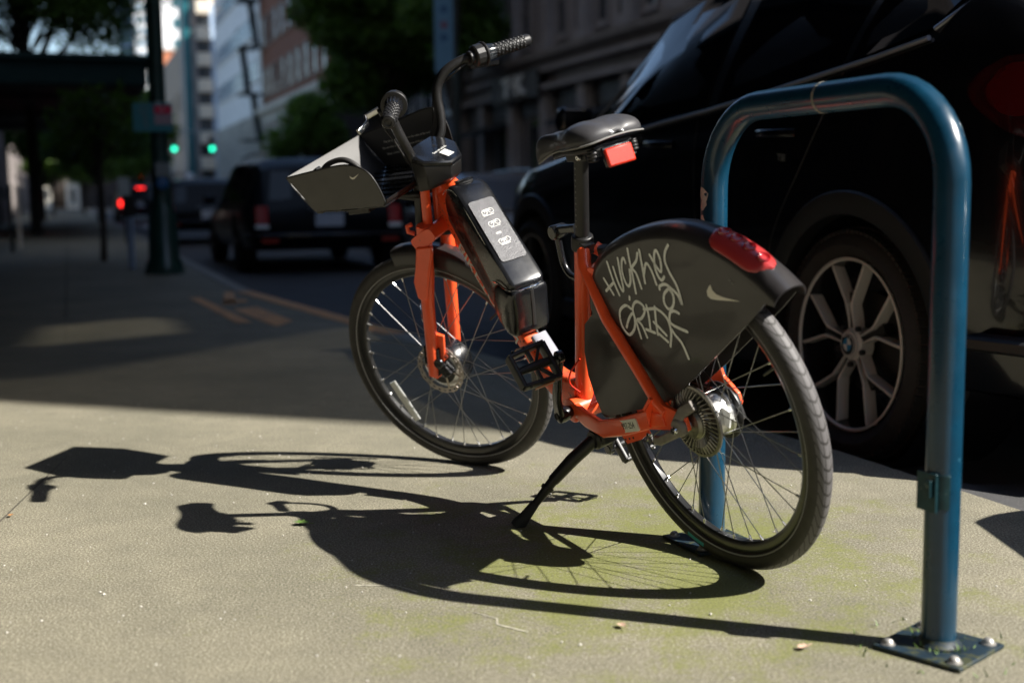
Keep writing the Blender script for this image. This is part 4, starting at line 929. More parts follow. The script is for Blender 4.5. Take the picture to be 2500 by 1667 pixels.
def car_wheel(parent, x, y, rad, rim, sgn, detail, wdt=.24):
    we = bpy.data.objects.new('wheel', None); COL.objects.link(we); we.parent = parent; we.location = (x, y, rad); we.empty_display_size = .1
    if sgn < 0: we.rotation_euler = (0, 0, math.pi)
    hw = wdt / 2
    prof = [(rim, -hw * .7), (rim, hw * .72), (rim + .012, hw * .86), (rim + (rad - rim) * .45, hw * 1.0), (rad - .035, hw * .93), (rad - .010, hw * .78), (rad, hw * .5), (rad, -hw * .5), (rad - .01, -hw * .8), (rim + .03, -hw)]
    MB().ring_loft([[(q * math.cos(t), y_, q * math.sin(t)) for q, y_ in prof] for t in np.linspace(0, 2 * math.pi, 73)[:-1]], loop=True).build('tyre', 'cartyre', we)
    if detail > 1:
        tr = MB()
        for k in range(90):
            t = 2 * math.pi * k / 90
            for y0, y1 in ((hw * .30, hw * .56), (hw * .62, hw * .86)):
                rr_ = rad if y1 < hw * .6 else rad - .010
                tr.box((rr_ * math.cos(t), (y0 + y1) / 2, rr_ * math.sin(t)), (.010, y1 - y0, .018), Matrix.Rotation(-t, 3, 'Y'))
        tr.build('tread_block', 'cartyre', we, smooth=0)['kind'] = 'stuff'
    MB().lathe([(rim * 1.0, hw * .80), (rim * 1.01, hw * .86), (rim * .985, hw * .88), (rim * .968, hw * .82)], (0, 0, 0), (0, 1, 0), 72, cap=False).build('rim', 'alloy' if detail else 'alloydark', we, smooth=30)
    MB().lathe([(rim * .968, hw * .82), (rim * .94, hw * .55), (rim * .90, -hw * .6)], (0, 0, 0), (0, 1, 0), 72, cap=False).build('rim_inner', 'cartrim', we, smooth=30)
    MB().lathe([(rim * .94, -hw * .1), (rim * .2, -hw * .12)], (0, 0, 0), (0, 1, 0), 40, cap=True).build('rim_barrel', 'cartrim', we)
    MB().lathe([(rim * .60, 0), (rim * .60, .02), (rim * .3, .03)], (0, 0, 0), (0, 1, 0), 40).build('brake_disc', 'alloydark', we)
    fy = hw * .80
    for k in range(5):
        t0 = R(90) + k * 2 * math.pi / 5 - R(4)
        def P(r, da, y=0): return (rim * r * math.cos(t0 + da), fy + y, rim * r * math.sin(t0 + da))
        if detail > 1:
            # twin-armed Y spoke: polished edges, dark valley between
            for sg in (-1, 1):
                o = MB(); pl = [P(.16, .24 * sg, .0), P(.47, .085 * sg), P(.50, .10 * sg), P(.955, .335 * sg), P(.965, .265 * sg), P(.97, .25 * sg), P(.58, .075 * sg), P(.50, .030 * sg), P(.16, .08 * sg)]
                pl = [P(.15, .36 * sg), P(.46, .118 * sg), P(.93, .338 * sg), P(.97, .330 * sg), P(.97, .306 * sg), P(.56, .135 * sg), P(.48, .080 * sg), P(.15, .21 * sg)]
                n_ = len(pl); vs = [Vector(p) + Vector((0, -.012 if i in (0, 7) else 0, 0)) for i, p in enumerate(pl)]
                o.add(vs + [v - Vector((0, .045, 0)) for v in vs], [tuple(range(n_)), tuple(range(2 * n_ - 1, n_ - 1, -1))] + [(i, i + n_, (i + 1) % n_ + n_, (i + 1) % n_) for i in range(n_)])
                o.build('wheel_spoke', 'alloy', we, smooth=0, bevel=.003)
            o = MB(); vs = [Vector(P(.15, -.2, -.012)), Vector(P(.6, -.10, -.02)), Vector(P(.97, -.02, -.02)), Vector(P(.97, .02, -.02)), Vector(P(.6, .10, -.02)), Vector(P(.15, .2, -.02))]
            o.add([*vs[:2], vs[4], vs[5]] + [v - Vector((0, .04, 0)) for v in (vs[0], vs[1], vs[4], vs[5])], [(0, 1, 2, 3), (7, 6, 5, 4), (0, 4, 5, 1), (1, 5, 6, 2), (2, 6, 7, 3), (3, 7, 4, 0)])
            o.build('spoke_inset', 'alloydark', we, smooth=0)
        else:
            o = MB().rtube([P(.12, 0), P(.97, 0)], .05, .03, (0, 1, 0)); o.build('wheel_spoke', 'alloydark', we)
    MB().lathe([(rim * .19, fy - .06), (rim * .19, fy - .012), (rim * .14, fy - .004), (.045, fy - .002), (.045, fy + .002)], (0, 0, 0), (0, 1, 0), 40).build('wheel_centre', 'alloy' if detail else 'alloydark', we, smooth=30)
    if detail > 1:
        for k in range(5):
            t = R(90 + 36) + k * 2 * math.pi / 5; MB().lathe([(.009, fy - .014), (.009, fy + .001), (.005, fy + .004)], (.075 * math.cos(t) * .9, 0, .075 * math.sin(t) * .9), (0, 1, 0), 10).build('wheel_nut', 'ink', we)
        cap = MB().lathe([(.036, fy), (.036, fy + .006), (.034, fy + .007)], (0, 0, 0), (0, 1, 0), 32).build('centre_cap', 'ink', we)
        MB().lathe([(.0365, fy + .0055), (.0365, fy + .0078), (.0345, fy + .0078), (.0345, fy + .0055)], (0, 0, 0), (0, 1, 0), 32, cap=False).build('cap_ring', 'alloy', we)
        for q in range(4):
            t0 = R(90 * q); vs = [(0, fy + .0082, 0)] + [(.0225 * math.cos(t0 + R(15 * i)), fy + .0082, .0225 * math.sin(t0 + R(15 * i))) for i in range(7)]
            MB().add(vs, [tuple(range(8))]).build('roundel_quarter', 'bluebadge' if q % 2 == 0 else 'white', we, smooth=0)
        for ch, an in (('B', 118), ('M', 90), ('W', 62)):
            MBt = text(ch, .011, lambda u, v, h, an=an: Vector(((.0285 + v) * math.cos(R(an)) + u * math.sin(R(an)), fy + .0082 + h, (.0285 + v) * math.sin(R(an)) - u * math.cos(R(an)))))
            MBt.xf(lambda v: Vector((-v.x, v.y, v.z)) if False else v).build('lettering', 'white', we, smooth=0)
    return we
def panel(sh, poly, off, name, mat, parent, mirror=True, thick=.004, glass=True, n=1):
    """surface patch following the body side; poly of (x, t) on the glass or (x, z) on the side"""
    for sg in (1, -1) if mirror else (1,):
        f = (lambda x, t, o_: sh.pt(x, t, o_)) if glass else (lambda x, z, o_: sh.side(x, z, o_))
        P = []
        for i in range(len(poly)):
            (x0, t0), (x1, t1) = poly[i], poly[(i + 1) % len(poly)]
            for k in range(n): u = k / n; P.append((x0 + (x1 - x0) * u, t0 + (t1 - t0) * u))
        vs = [f(x, t, off) for x, t in P]; vb = [f(x, t, off - thick) for x, t in P]; m_ = len(vs)
        cx = sum(x for x, t in P) / m_; ct = sum(t for x, t in P) / m_
        vs.append(f(cx, ct, off)); 
        mb = MB().add([Vector((v.x, v.y * sg, v.z)) for v in vs + vb], [(i, (i + 1) % m_, m_) for i in range(m_)] + [(i, m_ + 1 + i, m_ + 1 + (i + 1) % m_, (i + 1) % m_) for i in range(m_)])
        mb.build(name, mat, parent, smooth=60)

# --- the big black car beside the rack
LX = 2.975
M['redmid'] = pbr('deep red lens', (.075, .002, .002), .15, coat=.6)
suv = empty('parked_car', car_matrix(3.458, 3.40), 'big glossy black car with Y-spoke alloy wheels parked right behind the blue rack', 'car')
T = [(-.98, .50, .86, .90, .70, .52), (-.94, .42, 1.05, 1.12, .84, .62), (-.86, .34, 1.23, 1.36, .90, .64), (-.70, .28, 1.32, 1.58, .965, .66), (-.45, .27, 1.345, 1.71, .995, .69), (-.1, .27, 1.30, 1.765, 1.005, .71),
     (.5, .27, 1.245, 1.785, 1.005, .715), (1.0, .27, 1.205, 1.785, 1.0, .72), (1.4, .27, 1.18, 1.765, 1.0, .72), (1.75, .27, 1.155, 1.70, 1.0, .72), (2.05, .27, 1.13, 1.56, .995, .72), (2.35, .27, 1.105, 1.35, .99, .74), (2.60, .27, 1.075, 1.165, .985, .79),
     (2.8, .27, 1.05, 1.12, .985, .80), (3.1, .28, 1.02, 1.085, .98, .78), (3.4, .30, .95, 1.01, .94, .74), (3.6, .33, .86, .90, .86, .66), (3.72, .38, .74, .77, .72, .5), (3.78, .45, .62, .64, .55, .4)]
sh = Shape(T)
body = sh.body([-.98, -.96, -.94, -.90, -.86, -.80, -.72, -.62, -.5, -.4, -.3, -.1, .1, .3, .5, .75, 1.0, 1.2, 1.4, 1.6, 1.8, 2.0, 2.15, 2.3, 2.4, 2.55, 2.7, 2.9, 3.1, 3.25, 3.4, 3.5, 3.6, 3.66, 3.72, 3.78]).build('body', 'carpaint', suv, smooth=32)
def well(x, r): return MB().lathe([(r, -1.15), (r, 1.15)], (x, 0, .385), (0, 1, 0), 56).build('well', None)
boolean_cut(body, [well(0, .435), well(LX, .435)])
MB().box((LX / 2, 0, .40), (3.9, 1.50, .25)).build('floor_pan', 'cartrim', suv)
for x in (0, LX):
    MB().lathe([(.434, -.97), (.434, -.60), (.2, -.58)], (x, 0, .385), (0, 1, 0), 48, cap=False).build('wheel_well', 'cartrim', suv)
    MB().lathe([(.434, .97), (.434, .60), (.2, .58)], (x, 0, .385), (0, 1, 0), 48, cap=False).build('wheel_well', 'cartrim', suv)
    for sg in (1, -1):                # arch cladding: a raised band following the opening
        rings = []
        for t in np.linspace(R(-22), R(202), 40):
            r_ = []
            for r, o_ in ((.432, -.05), (.432, .010), (.445, .016), (.505, .014), (.512, .006), (.512, -.03)):
                xx = x + r * math.cos(t); zz = max(.385 + r * math.sin(t), .26); p = sh.side(xx, zz, o_); r_.append(Vector((xx, p.y * sg, zz)))
            rings.append(r_)
        MB().ring_loft(rings).build('arch_trim', 'carcladding', suv)
    for sg in (1, -1): car_wheel(suv, x, .985 * sg - .12 * sg, .385, .288, sg, 2 if (sg > 0 and x == 0) else 1, .27)
# sill cladding, glass, pillars, bright line along the belt
for sg in (1, -1):
    MB().rtube([(.50, .985 * sg, .31), (1.5, .985 * sg, .31), (2.46, .985 * sg, .31)], .05, .10, (0, 1, 0)).build('sill', 'carcladding', suv)
panel(sh, [(2.48, .10), (2.15, .80), (1.75, .93), (1.3, .94), (.96, .93), (1.03, .05)], .004, 'side_window', 'carglass', suv, n=4)
panel(sh, [(.93, .05), (.86, .93), (.30, .94), (-.02, .90), (.10, .05)], .004, 'side_window', 'carglass', suv, n=4)
panel(sh, [(.04, .05), (-.08, .90), (-.40, .80), (-.52, .50), (-.36, .10)], .004, 'side_window', 'carglass', suv, n=4)
M['belt'] = pbr('satin belt trim', (.38, .38, .42), .3, .7)
for sg in (1, -1):
    ln = [sh.pt(x, .02, .008) for x in np.linspace(2.50, -.36, 24)]; MB().tube([Vector((v.x, v.y * sg, v.z)) for v in ln], .0085, 8).build('belt_moulding', 'belt', suv)
    ln = [sh.pt(x, t, .006) for x, t in ((2.50, .1), (2.16, .86), (1.75, .97), (.9, .98), (.3, .98), (-.1, .95), (-.42, .84), (-.54, .5), (-.37, .08))]; MB().tube([Vector((v.x, v.y * sg, v.z)) for v in ln], .007, 8).build('window_moulding', 'belt', suv)
    # door shut lines and swage line
    for xs in ([(1.06, 1.18), (1.05, .9), (1.02, .6), (1.0, .36)], [(.06, 1.28), (.16, 1.12), (.30, .93), (.46, .72), (.52, .5), (.54, .36)], [(2.25, 1.10), (2.32, .9), (2.30, .6), (2.26, .36)]):
        MB().tube([Vector((x, sh.side(x, z, .0005).y * sg, z)) for x, z in curve([(a, 0, b) for a, b in xs], 3) and [(q[0], q[2]) for q in curve([(a, 0, b) for a, b in xs], 3)]], .0022, 5).build('shut_line', 'ink', suv)
    for x in (.42, 1.38):
        MB().rtube([Vector((x + dx, sh.side(x + dx, 1.10, o_).y * sg, 1.10 + dx * .04)) for dx, o_ in ((-.12, .004), (-.09, .03), (.09, .03), (.12, .004))], .016, .028, (0, 1, 0)).build('door_handle', 'carpaint', suv)
    MB().ring_loft([[(2.08 + dx, (.99 + dy) * sg, 1.235 + dz) for dx, dz in ((-.02, -.05), (.04, -.055), (.07, -.03), (.08, .02), (.05, .065), (-.02, .075))] for dy in (.01, .08, .15, .18)]).build('wing_mirror', 'carpaint', suv, bevel=.02)
# tail lamps wrap the rear corner
for sg in (1, -1):
    for nm, mt, off, pl_ in (('tail_lamp', 'reddark', .006, [(-.55, 1.17), (-.59, 1.22), (-.70, 1.255), (-.86, 1.22), (-.93, 1.04), (-.86, 1.0), (-.72, 1.04), (-.60, 1.11)]),
                            ('lamp_segment', 'redmid', .010, [(-.62, 1.17), (-.70, 1.235), (-.80, 1.20), (-.78, 1.10), (-.68, 1.10)]), ('lamp_segment', 'redmid', .010, [(-.83, 1.18), (-.88, 1.17), (-.92, 1.06), (-.82, 1.07)])):
        pl = [(q[0], q[1]) for q in curve(pl_, 4, True)]
        P = [sh.side(x, z, off) for x, z in pl]; Q = [sh.side(x, z, -.01) for x, z in pl]; m_ = len(P); cx = sum(p[0] for p in pl) / m_; cz = sum(p[1] for p in pl) / m_; P.append(sh.side(cx, cz, off + .004))
        MB().add([Vector((v.x, v.y * sg, v.z)) for v in P + Q], [(i, (i + 1) % m_, m_) for i in range(m_)] + [(i, m_ + 1 + i, m_ + 1 + (i + 1) % m_, (i + 1) % m_) for i in range(m_)]).build(nm, mt, suv, smooth=60)
pp = lambda u, v, h: Vector((.36 - u, sh.side(.36 - u, 1.0 + v, .001 + h).y, 1.0 + v))
text('TSE', .035, lambda u, v, h: Vector((.385 - u, sh.side(.385 - u, 1.012, .002 + h).y, 1.012 + v + u * -.08))).build('lettering', 'greyprint', suv, smooth=0)
# rear bumper: cladding, exhaust trim, windscreen and rear glass
MB().rtube([(-.60, .93, .46), (-.80, .90, .46), (-.93, .78, .46), (-.99, .4, .46), (-1.0, 0, .46), (-.99, -.4, .46), (-.93, -.78, .46), (-.80, -.90, .46), (-.60, -.93, .46)], .05, .20, (0, 0, 1)).build('bumper', 'carcladding', suv)
MB().add([(1.85, .64, 1.695), (1.85, -.64, 1.695), (2.56, -.72, 1.235), (2.56, .72, 1.235), (2.2, .68, 1.505), (2.2, -.68, 1.505)], [(0, 1, 5, 4), (4, 5, 2, 3)]).build('windscreen', 'carglass', suv)
MB().add([(-.71, .56, 1.61), (-.71, -.56, 1.61), (-.875, -.60, 1.36), (-.875, .60, 1.36)], [(0, 3, 2, 1)]).build('rear_window', 'carglass', suv)
leaf('dry_leaf', 3.13, 2.70, .055, 'leafb', .5, 'dry brown leaf caught on top of the black car rear tyre')
bpy.context.view_layer.update()
o = bpy.data.objects['dry_leaf']; c0 = sum((Vector(v.co) for v in o.data.vertices), Vector()) / len(o.data.vertices)
tgt = car_matrix(3.458, 3.40) @ Vector((-.245, .955, .745)); rt = Matrix.Rotation(R(70), 3, 'X')
for v in o.data.vertices: v.co = rt @ (Vector(v.co) - c0) + tgt

# --- background cars, simpler but whole
def simple_car(a, b, L_, W_, H_, paint, label, group=None, truck=False, lit=False, turn=0, plate_col='plate'):
    t = empty('parked_car', car_matrix(a, b, turn), label, 'car', group)
    w = W_ / 2; wb = L_ * .58; ro = -L_ * .20; fo = wb + L_ * .20; bl = H_ * .58
    TT = [(ro, .42, bl * .82, bl * .86, w * .84, w * .72), (ro + .06, .32, bl, bl + .08, w * .94, w * .74), (ro + .14, .28, bl + .03, H_ * (.90 if not truck else .93), w * .97, w * .74), (ro + .35, .27, bl + .03, H_ * .975, w, w * .76), (wb * .4, .27, bl, H_, w, w * .78), (wb * .62, .27, bl - .02, H_ * .97, w, w * .76),
          (wb * .86, .27, bl - .05, bl + .02, w * .99, w * .80), (wb * 1.1, .28, bl - .12, bl - .05, w * .97, w * .76), (fo - .12, .32, bl - .22, bl - .15, w * .88, w * .66), (fo, .42, bl - .38, bl - .34, w * .7, w * .5)]
    s_ = Shape(TT)
    bd_ = s_.body(sorted(set([r[0] for r in TT] + list(np.linspace(ro + .2, fo - .2, 14))))).build('body', paint, t, smooth=32)
    boolean_cut(bd_, [MB().lathe([(.38, -w - .1), (.38, w + .1)], (x, 0, .33), (0, 1, 0), 32).build('well', None) for x in (0, wb)])
    MB().box((wb / 2, 0, .4), (L_ * .8, W_ * .72, .2)).build('floor_pan', 'cartrim', t)
    for x in (0, wb):
        for sg in (1, -1): car_wheel(t, x, (w - .12) * sg, .335, .22, sg, 0, .22)
    e = .05
    panel(s_, [(wb * .80, .08), (wb * .62, .88), (wb * .40, .90), (wb * .42, .05)], .004, 'side_window', 'carglass', t, n=2)
    panel(s_, [(wb * .38, .05), (wb * .36, .90), (wb * .02, .88), (wb * .02, .05)], .004, 'side_window', 'carglass', t, n=2)
    panel(s_, [(wb * -.02, .05), (wb * -.02, .86), (ro + .38, .80), (ro + .34, .08)], .004, 'side_window', 'carglass', t, n=2)
    x0 = ro + .055
    MB().add([(x0, w * .70, bl + .07), (x0, -w * .70, bl + .07), (ro + .128, -w * .66, H_ * .87), (ro + .128, w * .66, H_ * .87)], [(0, 1, 2, 3)]).build('rear_window', 'carglass', t, smooth=0)
    MB().rtube([(ro + .10, w * .93, .46), (ro - .03, w * .8, .46), (ro - .07, 0, .46), (ro - .03, -w * .8, .46), (ro + .10, -w * .93, .46)], .05, .22, (0, 0, 1)).build('bumper', 'cartrim', t)
    MB().box((ro - .012, 0, bl * .80), (.02, .33, .16)).build('licence_plate', plate_col, t)
    MB().box((ro - .02, 0, bl * .80 + .12), (.04, .5, .03)).build('tailgate_handle', 'chrome', t)
    rl = 'redlit' if lit else 'redlens'
    for sg in (1, -1):
        MB().rtube([(ro + .005, w * .80 * sg, bl * .74), (ro + .02, w * .80 * sg, bl * 1.0)], .05, .15, (1, 0, 0)).build('tail_lamp', rl, t)
        MB().rtube([(ro + .0, w * .80 * sg, bl * .68), (ro + .0, w * .80 * sg, bl * .735)], .05, .16, (1, 0, 0)).build('reversing_lamp', 'reflwhite', t)
        MB().box((ro - .055, w * .72 * sg, .40), (.03, .20, .05)).build('bumper_reflector', 'red', t)
        MB().box((wb * .80, (w + .06) * sg, bl + .08), (.10, .16, .12)).build('wing_mirror', paint, t, bevel=.03)
        MB().tube([(ro + .5, w * .66 * sg, H_ + .03), (wb * .1, w * .7 * sg, H_ + .055), (wb * .5, w * .68 * sg, H_ + .03)], .014, 8).build('roof_rail', 'cartrim', t)
    if lit: MB().box((ro + .10, 0, H_ * .90), (.05, .3, .04)).build('brake_lamp', rl, t)
    return t
M['redlit'] = pbr('lit brake lamp', (.6, .02, .02), .4, emit=(1, .02, .015), es=2.5)
M['silverpaint'] = pbr('grey car paint', (.10, .11, .13), .25, .3, coat=1)
simple_car(-1.45, 3.34, 4.5, 1.85, 1.6, 'silverpaint', 'grey car parked nose to tail behind the big black car, outside the view')
simple_car(15.2, 2.85, 4.7, 1.95, 1.37, 'navyc', 'black car with roof rails parked on the street just beyond the bicycle front wheel')
simple_car(25.2, 2.55, 4.6, 1.85, 1.28, 'navyc', 'dark navy car parked farther along, between the green post and the black car')
simple_car(16.6, 5.5, 4.6, 1.85, 1.2, 'silverpaint', 'grey car on the road seen between the bicycle battery and the black parked car', lit=False)
simple_car(50, 2.6, 4.5, 1.8, 1.45, 'navyc', 'distant dark car with glowing red brake lamps left of the green post', lit=True)

# ------------------------------------------------------------------ the town. building-local: x = across (+b), y = along (+a)
def bmat(name, col, rough=.8, scale=1.5, amt=.18, bump=.3): return noisy(pbr(name, col, rough), scale, amt, bump=bump, bscale=scale * 20)
M['granite'] = bmat('grey brown stone', (.27, .24, .23)); M['darkstone'] = bmat('dark polished stone', (.05, .047, .045), .6); M['deadwall'] = bmat('dark wall', (.05, .042, .04))
M['brick'] = bmat('red brown brick', (.22, .085, .048), .9, 3); M['whitestone'] = bmat('pale terracotta', (.62, .58, .50)); M['whitepanel'] = bmat('white panel', (.80, .80, .80), .6)
M['cream'] = bmat('cream balcony', (.72, .64, .52)); M['tan'] = bmat('tan render', (.34, .28, .22)); M['bluegrey'] = bmat('blue grey panel', (.35, .46, .62), .5)
M['tealglass'] = pbr('teal glass', (.02, .12, .14), .12, spec=.7); M['window'] = pbr('window glass', (.03, .035, .04), .08, spec=.7)
M['bluewindow'] = pbr('sky blue glazing', (.12, .26, .36), .1, spec=.7); M['greengrey'] = bmat('sage grey stone', (.36, .36, .31))
M['greenpaint'] = noisy(pbr('dark green paint', (.008, .045, .035), .35, coat=.3), 5, .2); M['canopy'] = noisy(pbr('green canopy metal', (.003, .017, .017), .8, spec=.2), 2, .2)
M['soffit'] = noisy(pbr('dark soffit', (.02, .016, .013), .7), 2, .2); M['awning'] = pbr('black awning cloth', (.012, .012, .012), .9)
M['poleblack'] = pbr('pole paint', (.012, .020, .018), .45)
M['bark'] = noisy(pbr('bark', (.06, .048, .035), .9), 12, .3, bump=.8); M['orangebr'] = bmat('orange brick', (.55, .2, .1))
def leafmat(name, c):
    mt = pbr(name, c, .55); b = mt.node_tree.nodes['Principled BSDF']
    oi = N(mt, 'ShaderNodeTexCoord'); nz = N(mt, 'ShaderNodeTexNoise', Scale=2.3, Detail=3.); L(mt, oi.outputs['Object'], nz.inputs['Vector'])
    mr = N(mt, 'ShaderNodeMapRange'); mr.inputs[3].default_value = .5; mr.inputs[4].default_value = 1.6; L(mt, nz.outputs['Fac'], mr.inputs[0])
    vm = N(mt, 'ShaderNodeVectorMath', operation='SCALE'); vm.inputs[0].default_value = c; L(mt, mr.outputs[0], vm.inputs['Scale']); L(mt, vm.outputs[0], b.inputs['Base Color'])
    tr = N(mt, 'ShaderNodeBsdfTranslucent'); L(mt, vm.outputs[0], tr.inputs['Color']); mx = N(mt, 'ShaderNodeMixShader'); mx.inputs[0].default_value = .5
    out = mt.node_tree.nodes['Material Output']; L(mt, b.outputs[0], mx.inputs[1]); L(mt, tr.outputs[0], mx.inputs[2]); L(mt, mx.outputs[0], out.inputs[0])
    return mt
M['leaf'] = leafmat('tree leaves', (.055, .12, .016)); M['leafbright'] = leafmat('spring leaves', (.12, .21, .03)); M['leafdark'] = leafmat('deep green leaves', (.075, .145, .015))

def building(a, b, label, name='building'): return empty(name, at(a, b), label, 'building')
_wm = {}
def window(root, x, y, z, wd, ht, nx, glass='window', frame='whitestone', depth=.12, fr=.06):
    """nx: outward normal as (x,y) local unit axis; (x,y,z) centre of the opening on the wall face"""
    key = (round(wd, 3), round(ht, 3), nx, glass, frame)
    if key not in _wm:
        ox, oy = nx; tx, ty = -oy, ox
        def bx(u, w_, d, zc, hh, dd): return ((tx * u + ox * d, ty * u + oy * d, zc), (abs(tx) * w_ + abs(ox) * dd, abs(ty) * w_ + abs(oy) * dd, hh))
        p = MB().box(*bx(0, wd - 2 * fr, .012, 0, ht - 2 * fr, .03))
        f_ = MB(); f_.box(*bx(-wd / 2 + fr / 2, fr, .035, 0, ht, .07)).box(*bx(wd / 2 - fr / 2, fr, .035, 0, ht, .07)).box(*bx(0, wd - 2 * fr, .035, ht / 2 - fr / 2, fr, .07)).box(*bx(0, wd - 2 * fr + .001, .035, -ht / 2 + fr / 2, fr, .069)).box(*bx(0, wd - 2 * fr, .034, 0, fr * .6, .05))
        f_.box(*bx(0, wd + .1, .05, -ht / 2 - .05, .08, .14))
        _wm[key] = (p.mesh('window', glass, 0), f_.mesh('frame', frame, 0))
    pm, fm = _wm[key]
    o = bpy.data.objects.new('window', pm); COL.objects.link(o); o.parent = root; o.location = (x, y, z)
    q = bpy.data.objects.new('frame', fm); COL.objects.link(q); q.parent = o
    return o
# right-hand grey stone block across the street: -0.26 .. 35.6 along, faces the street at b = 11
rb = building(-.26, 11, 'grey stone office block with tall pilasters and a lettered shop sign across the street')
Lr = 35.86
MB().box((4.6, Lr / 2, 12), (8.6, Lr, 24)).build('wall', 'granite', rb)
for y, z0, z1, nm in ((Lr / 2, 3.30, 3.42, 'cornice'), (Lr / 2, 3.72, 3.85, 'cornice')): MB().box((.12, y, (z0 + z1) / 2), (.5, Lr + .1, z1 - z0)).build(nm, 'whitestone' if 0 else 'granite', rb, bevel=.02)
MB().ring_loft([[(x, y, z) for x, z in ((.30, 3.85), (.10, 3.85), (-.02, 3.98), (-.22, 4.06), (-.26, 4.20), (.30, 4.20))] for y in (-.05, Lr + .05)]).build('cornice', 'granite', rb)
MB().box((.22, Lr / 2, 3.57), (.14, Lr, .30)).build('frieze', 'granite', rb)
nb = 15; pitch = Lr / nb
for i in range(nb + 1):
    y = min(max(i * pitch, .22), Lr - .22)
    MB().box((.14, y, 1.64), (.32, .42, 3.28)).build('pier', 'granite', rb, bevel=.01)
    MB().box((.16, y, 8.2), (.28, .50, 8.0)).box((.12, y, 4.28), (.34, .60, .16)).build('pilaster', 'granite', rb, bevel=.01)
for i in range(nb):
    y = (i + .5) * pitch
    MB().box((.29, y, 1.35), (.04, pitch - .42, 2.7)).build('shop_window', 'window', rb, smooth=0)
    MB().box((.26, y, 3.0), (.06, pitch - .42, .46)).build('sign_band', 'darkstone', rb, smooth=0)
    for u in (-.5, .5): MB().box((.255, y + u * (pitch - .5) * .66, 1.35), (.05, .07, 2.7)).build('mullion', 'granite', rb, smooth=0)
    if i % 3 == 1: MB().prism([(-.9, 2.42), (.28, 2.74), (.28, 2.66), (-.9, 2.30)], y - pitch * .45, y + pitch * .45).build('awning', 'awning', rb, smooth=0)
    for u in (-.28, .28):
        for z in (5.4, 8.0, 10.6): window(rb, .30, y + u * (pitch - .5), z, .56, 1.75, (-1, 0), 'window', 'granite')
sg_y = 30.2
text('T·K', 0.62, lambda u, v, h: Vector((-.215 - h, sg_y - u * 1.75, 3.50 + v)), thick=.03, bold=.03).build('sign_lettering', 'white', rb, smooth=0)
MB().box((-.19, sg_y, 3.50), (.04, 3.4, .66)).build('sign_board', 'darkstone', rb, smooth=0)
# brown brick block with pale cornice and fire escape
bb = building(49, 10, 'red brown brick block with pale arches, white cornice and dark fire escapes')
MB().box((5, 9.1, 7.5), (10, 17.8, 15)).build('wall', 'brick', bb); MB().box((5, .1, 7.4), (9.9, .2, 14.8)).build('side_wall', 'deadwall', bb)  # end wall coloured dark to stand in for shade on the brick
MB().ring_loft([[(x, y, z) for x, z in ((.02, 4.7), (-.12, 4.7), (-.14, 4.95), (-.42, 5.15), (-.45, 5.40), (.02, 5.45))] for y in (-.2, 18.2)]).build('cornice', 'whitestone', bb)
MB().box((-.06, 9, 2.2), (.14, 18, .3)).build('string_course', 'whitestone', bb)
for i in range(9):
    y = 1 + i * 2
    MB().box((-.10, y - 1, 3.4), (.22, .38, 2.5)).build('pilaster', 'whitestone', bb)
    window(bb, 0, y, 3.45, 1.2, 1.7, (-1, 0)); window(bb, 0, y, 1.1, 1.4, 1.6, (-1, 0))
    for z in (6.7, 9.3, 12): window(bb, 0, y, z, .9, 1.5, (-1, 0), 'window', 'tan')
    MB().tube([(-.02, y + .5 * math.cos(t), 4.25 + .45 * math.sin(t)) for t in np.linspace(0, math.pi, 9)], .09, 6).build('arch', 'whitestone', bb)
fe = empty('fire_escape', at(66.0, 9.9), 'dark iron fire escape zigzagging down between the brick and white buildings', 'fire escape')
for k, z in enumerate((3.8, 6.2, 8.6, 11)):
    MB().box((-.6, .8, z), (1.1, 1.8, .08)).build('platform', 'poleblack', fe)
    for x in (-1.12,):
        MB().tube([(x, -.1, z + .9), (x, 1.7, z + .9)], .03, 6).tube([(x, -.1, z + .45), (x, 1.7, z + .45)], .02, 6).build('railing', 'poleblack', fe)
    MB().rtube([(-.3 - .5 * (k % 2), -.1, z), (-.3 - .5 * (k % 2), 1.6, z + 2.4)], .35, .07, (1, 0, 0)).build('stair', 'poleblack', fe)
# white building with two bands of blue windows
wbld = building(67.2, 10, 'white panelled building with slanting rows of blue windows above a sage stone base')
MB().box((5, 10.4, 11.5), (10, 20.8, 12.2)).build('wall', 'whitepanel', wbld)
MB().box((5.02, 10.4, 2.7), (10, 20.8, 5.4)).build('base_wall', 'greengrey', wbld)
for z in (7.7, 10.15, 12.9):
    for i in range(12): window(wbld, 0, 1.6 + i * 1.6, z, 1.45, 1.05, (-1, 0), 'bluewindow', 'whitepanel')
for i in range(13): MB().box((-.06, .6 + i * 1.62, 2.7), (.2, .42, 5.2)).build('pilaster', 'whitestone', wbld)
for i in range(12): window(wbld, .02, 1.41 + i * 1.62, 3.6, .95, 2.0, (-1, 0), 'window', 'greengrey')
# tower with cream balconies
tw = building(92, 8.5, 'narrow tower with a stack of cream balconies, teal glass strip and blue grey side panel')
MB().box((1.15, 3, 10), (2.28, 6, 20)).build('wall', 'granite', tw)
MB().box((-.0, -.06, 10), (.55, .12, 20)).build('glass_strip', 'tealglass', tw)
MB().box((1.98, -.08, 8), (.66, .16, 13)).build('side_panel', 'bluegrey', tw); MB().box((1.98, -.09, 16.5), (.70, .18, 4)).build('side_panel', 'cream', tw)
for k in range(10):
    z = 1.5 + k * 1.82; MB().box((1.12, -.42, z), (.98, .8, .92)).build('balcony', 'cream', tw, bevel=.02); MB().box((1.12, -.02, z + .9), (.85, .04, .8)).build('window', 'window', tw)
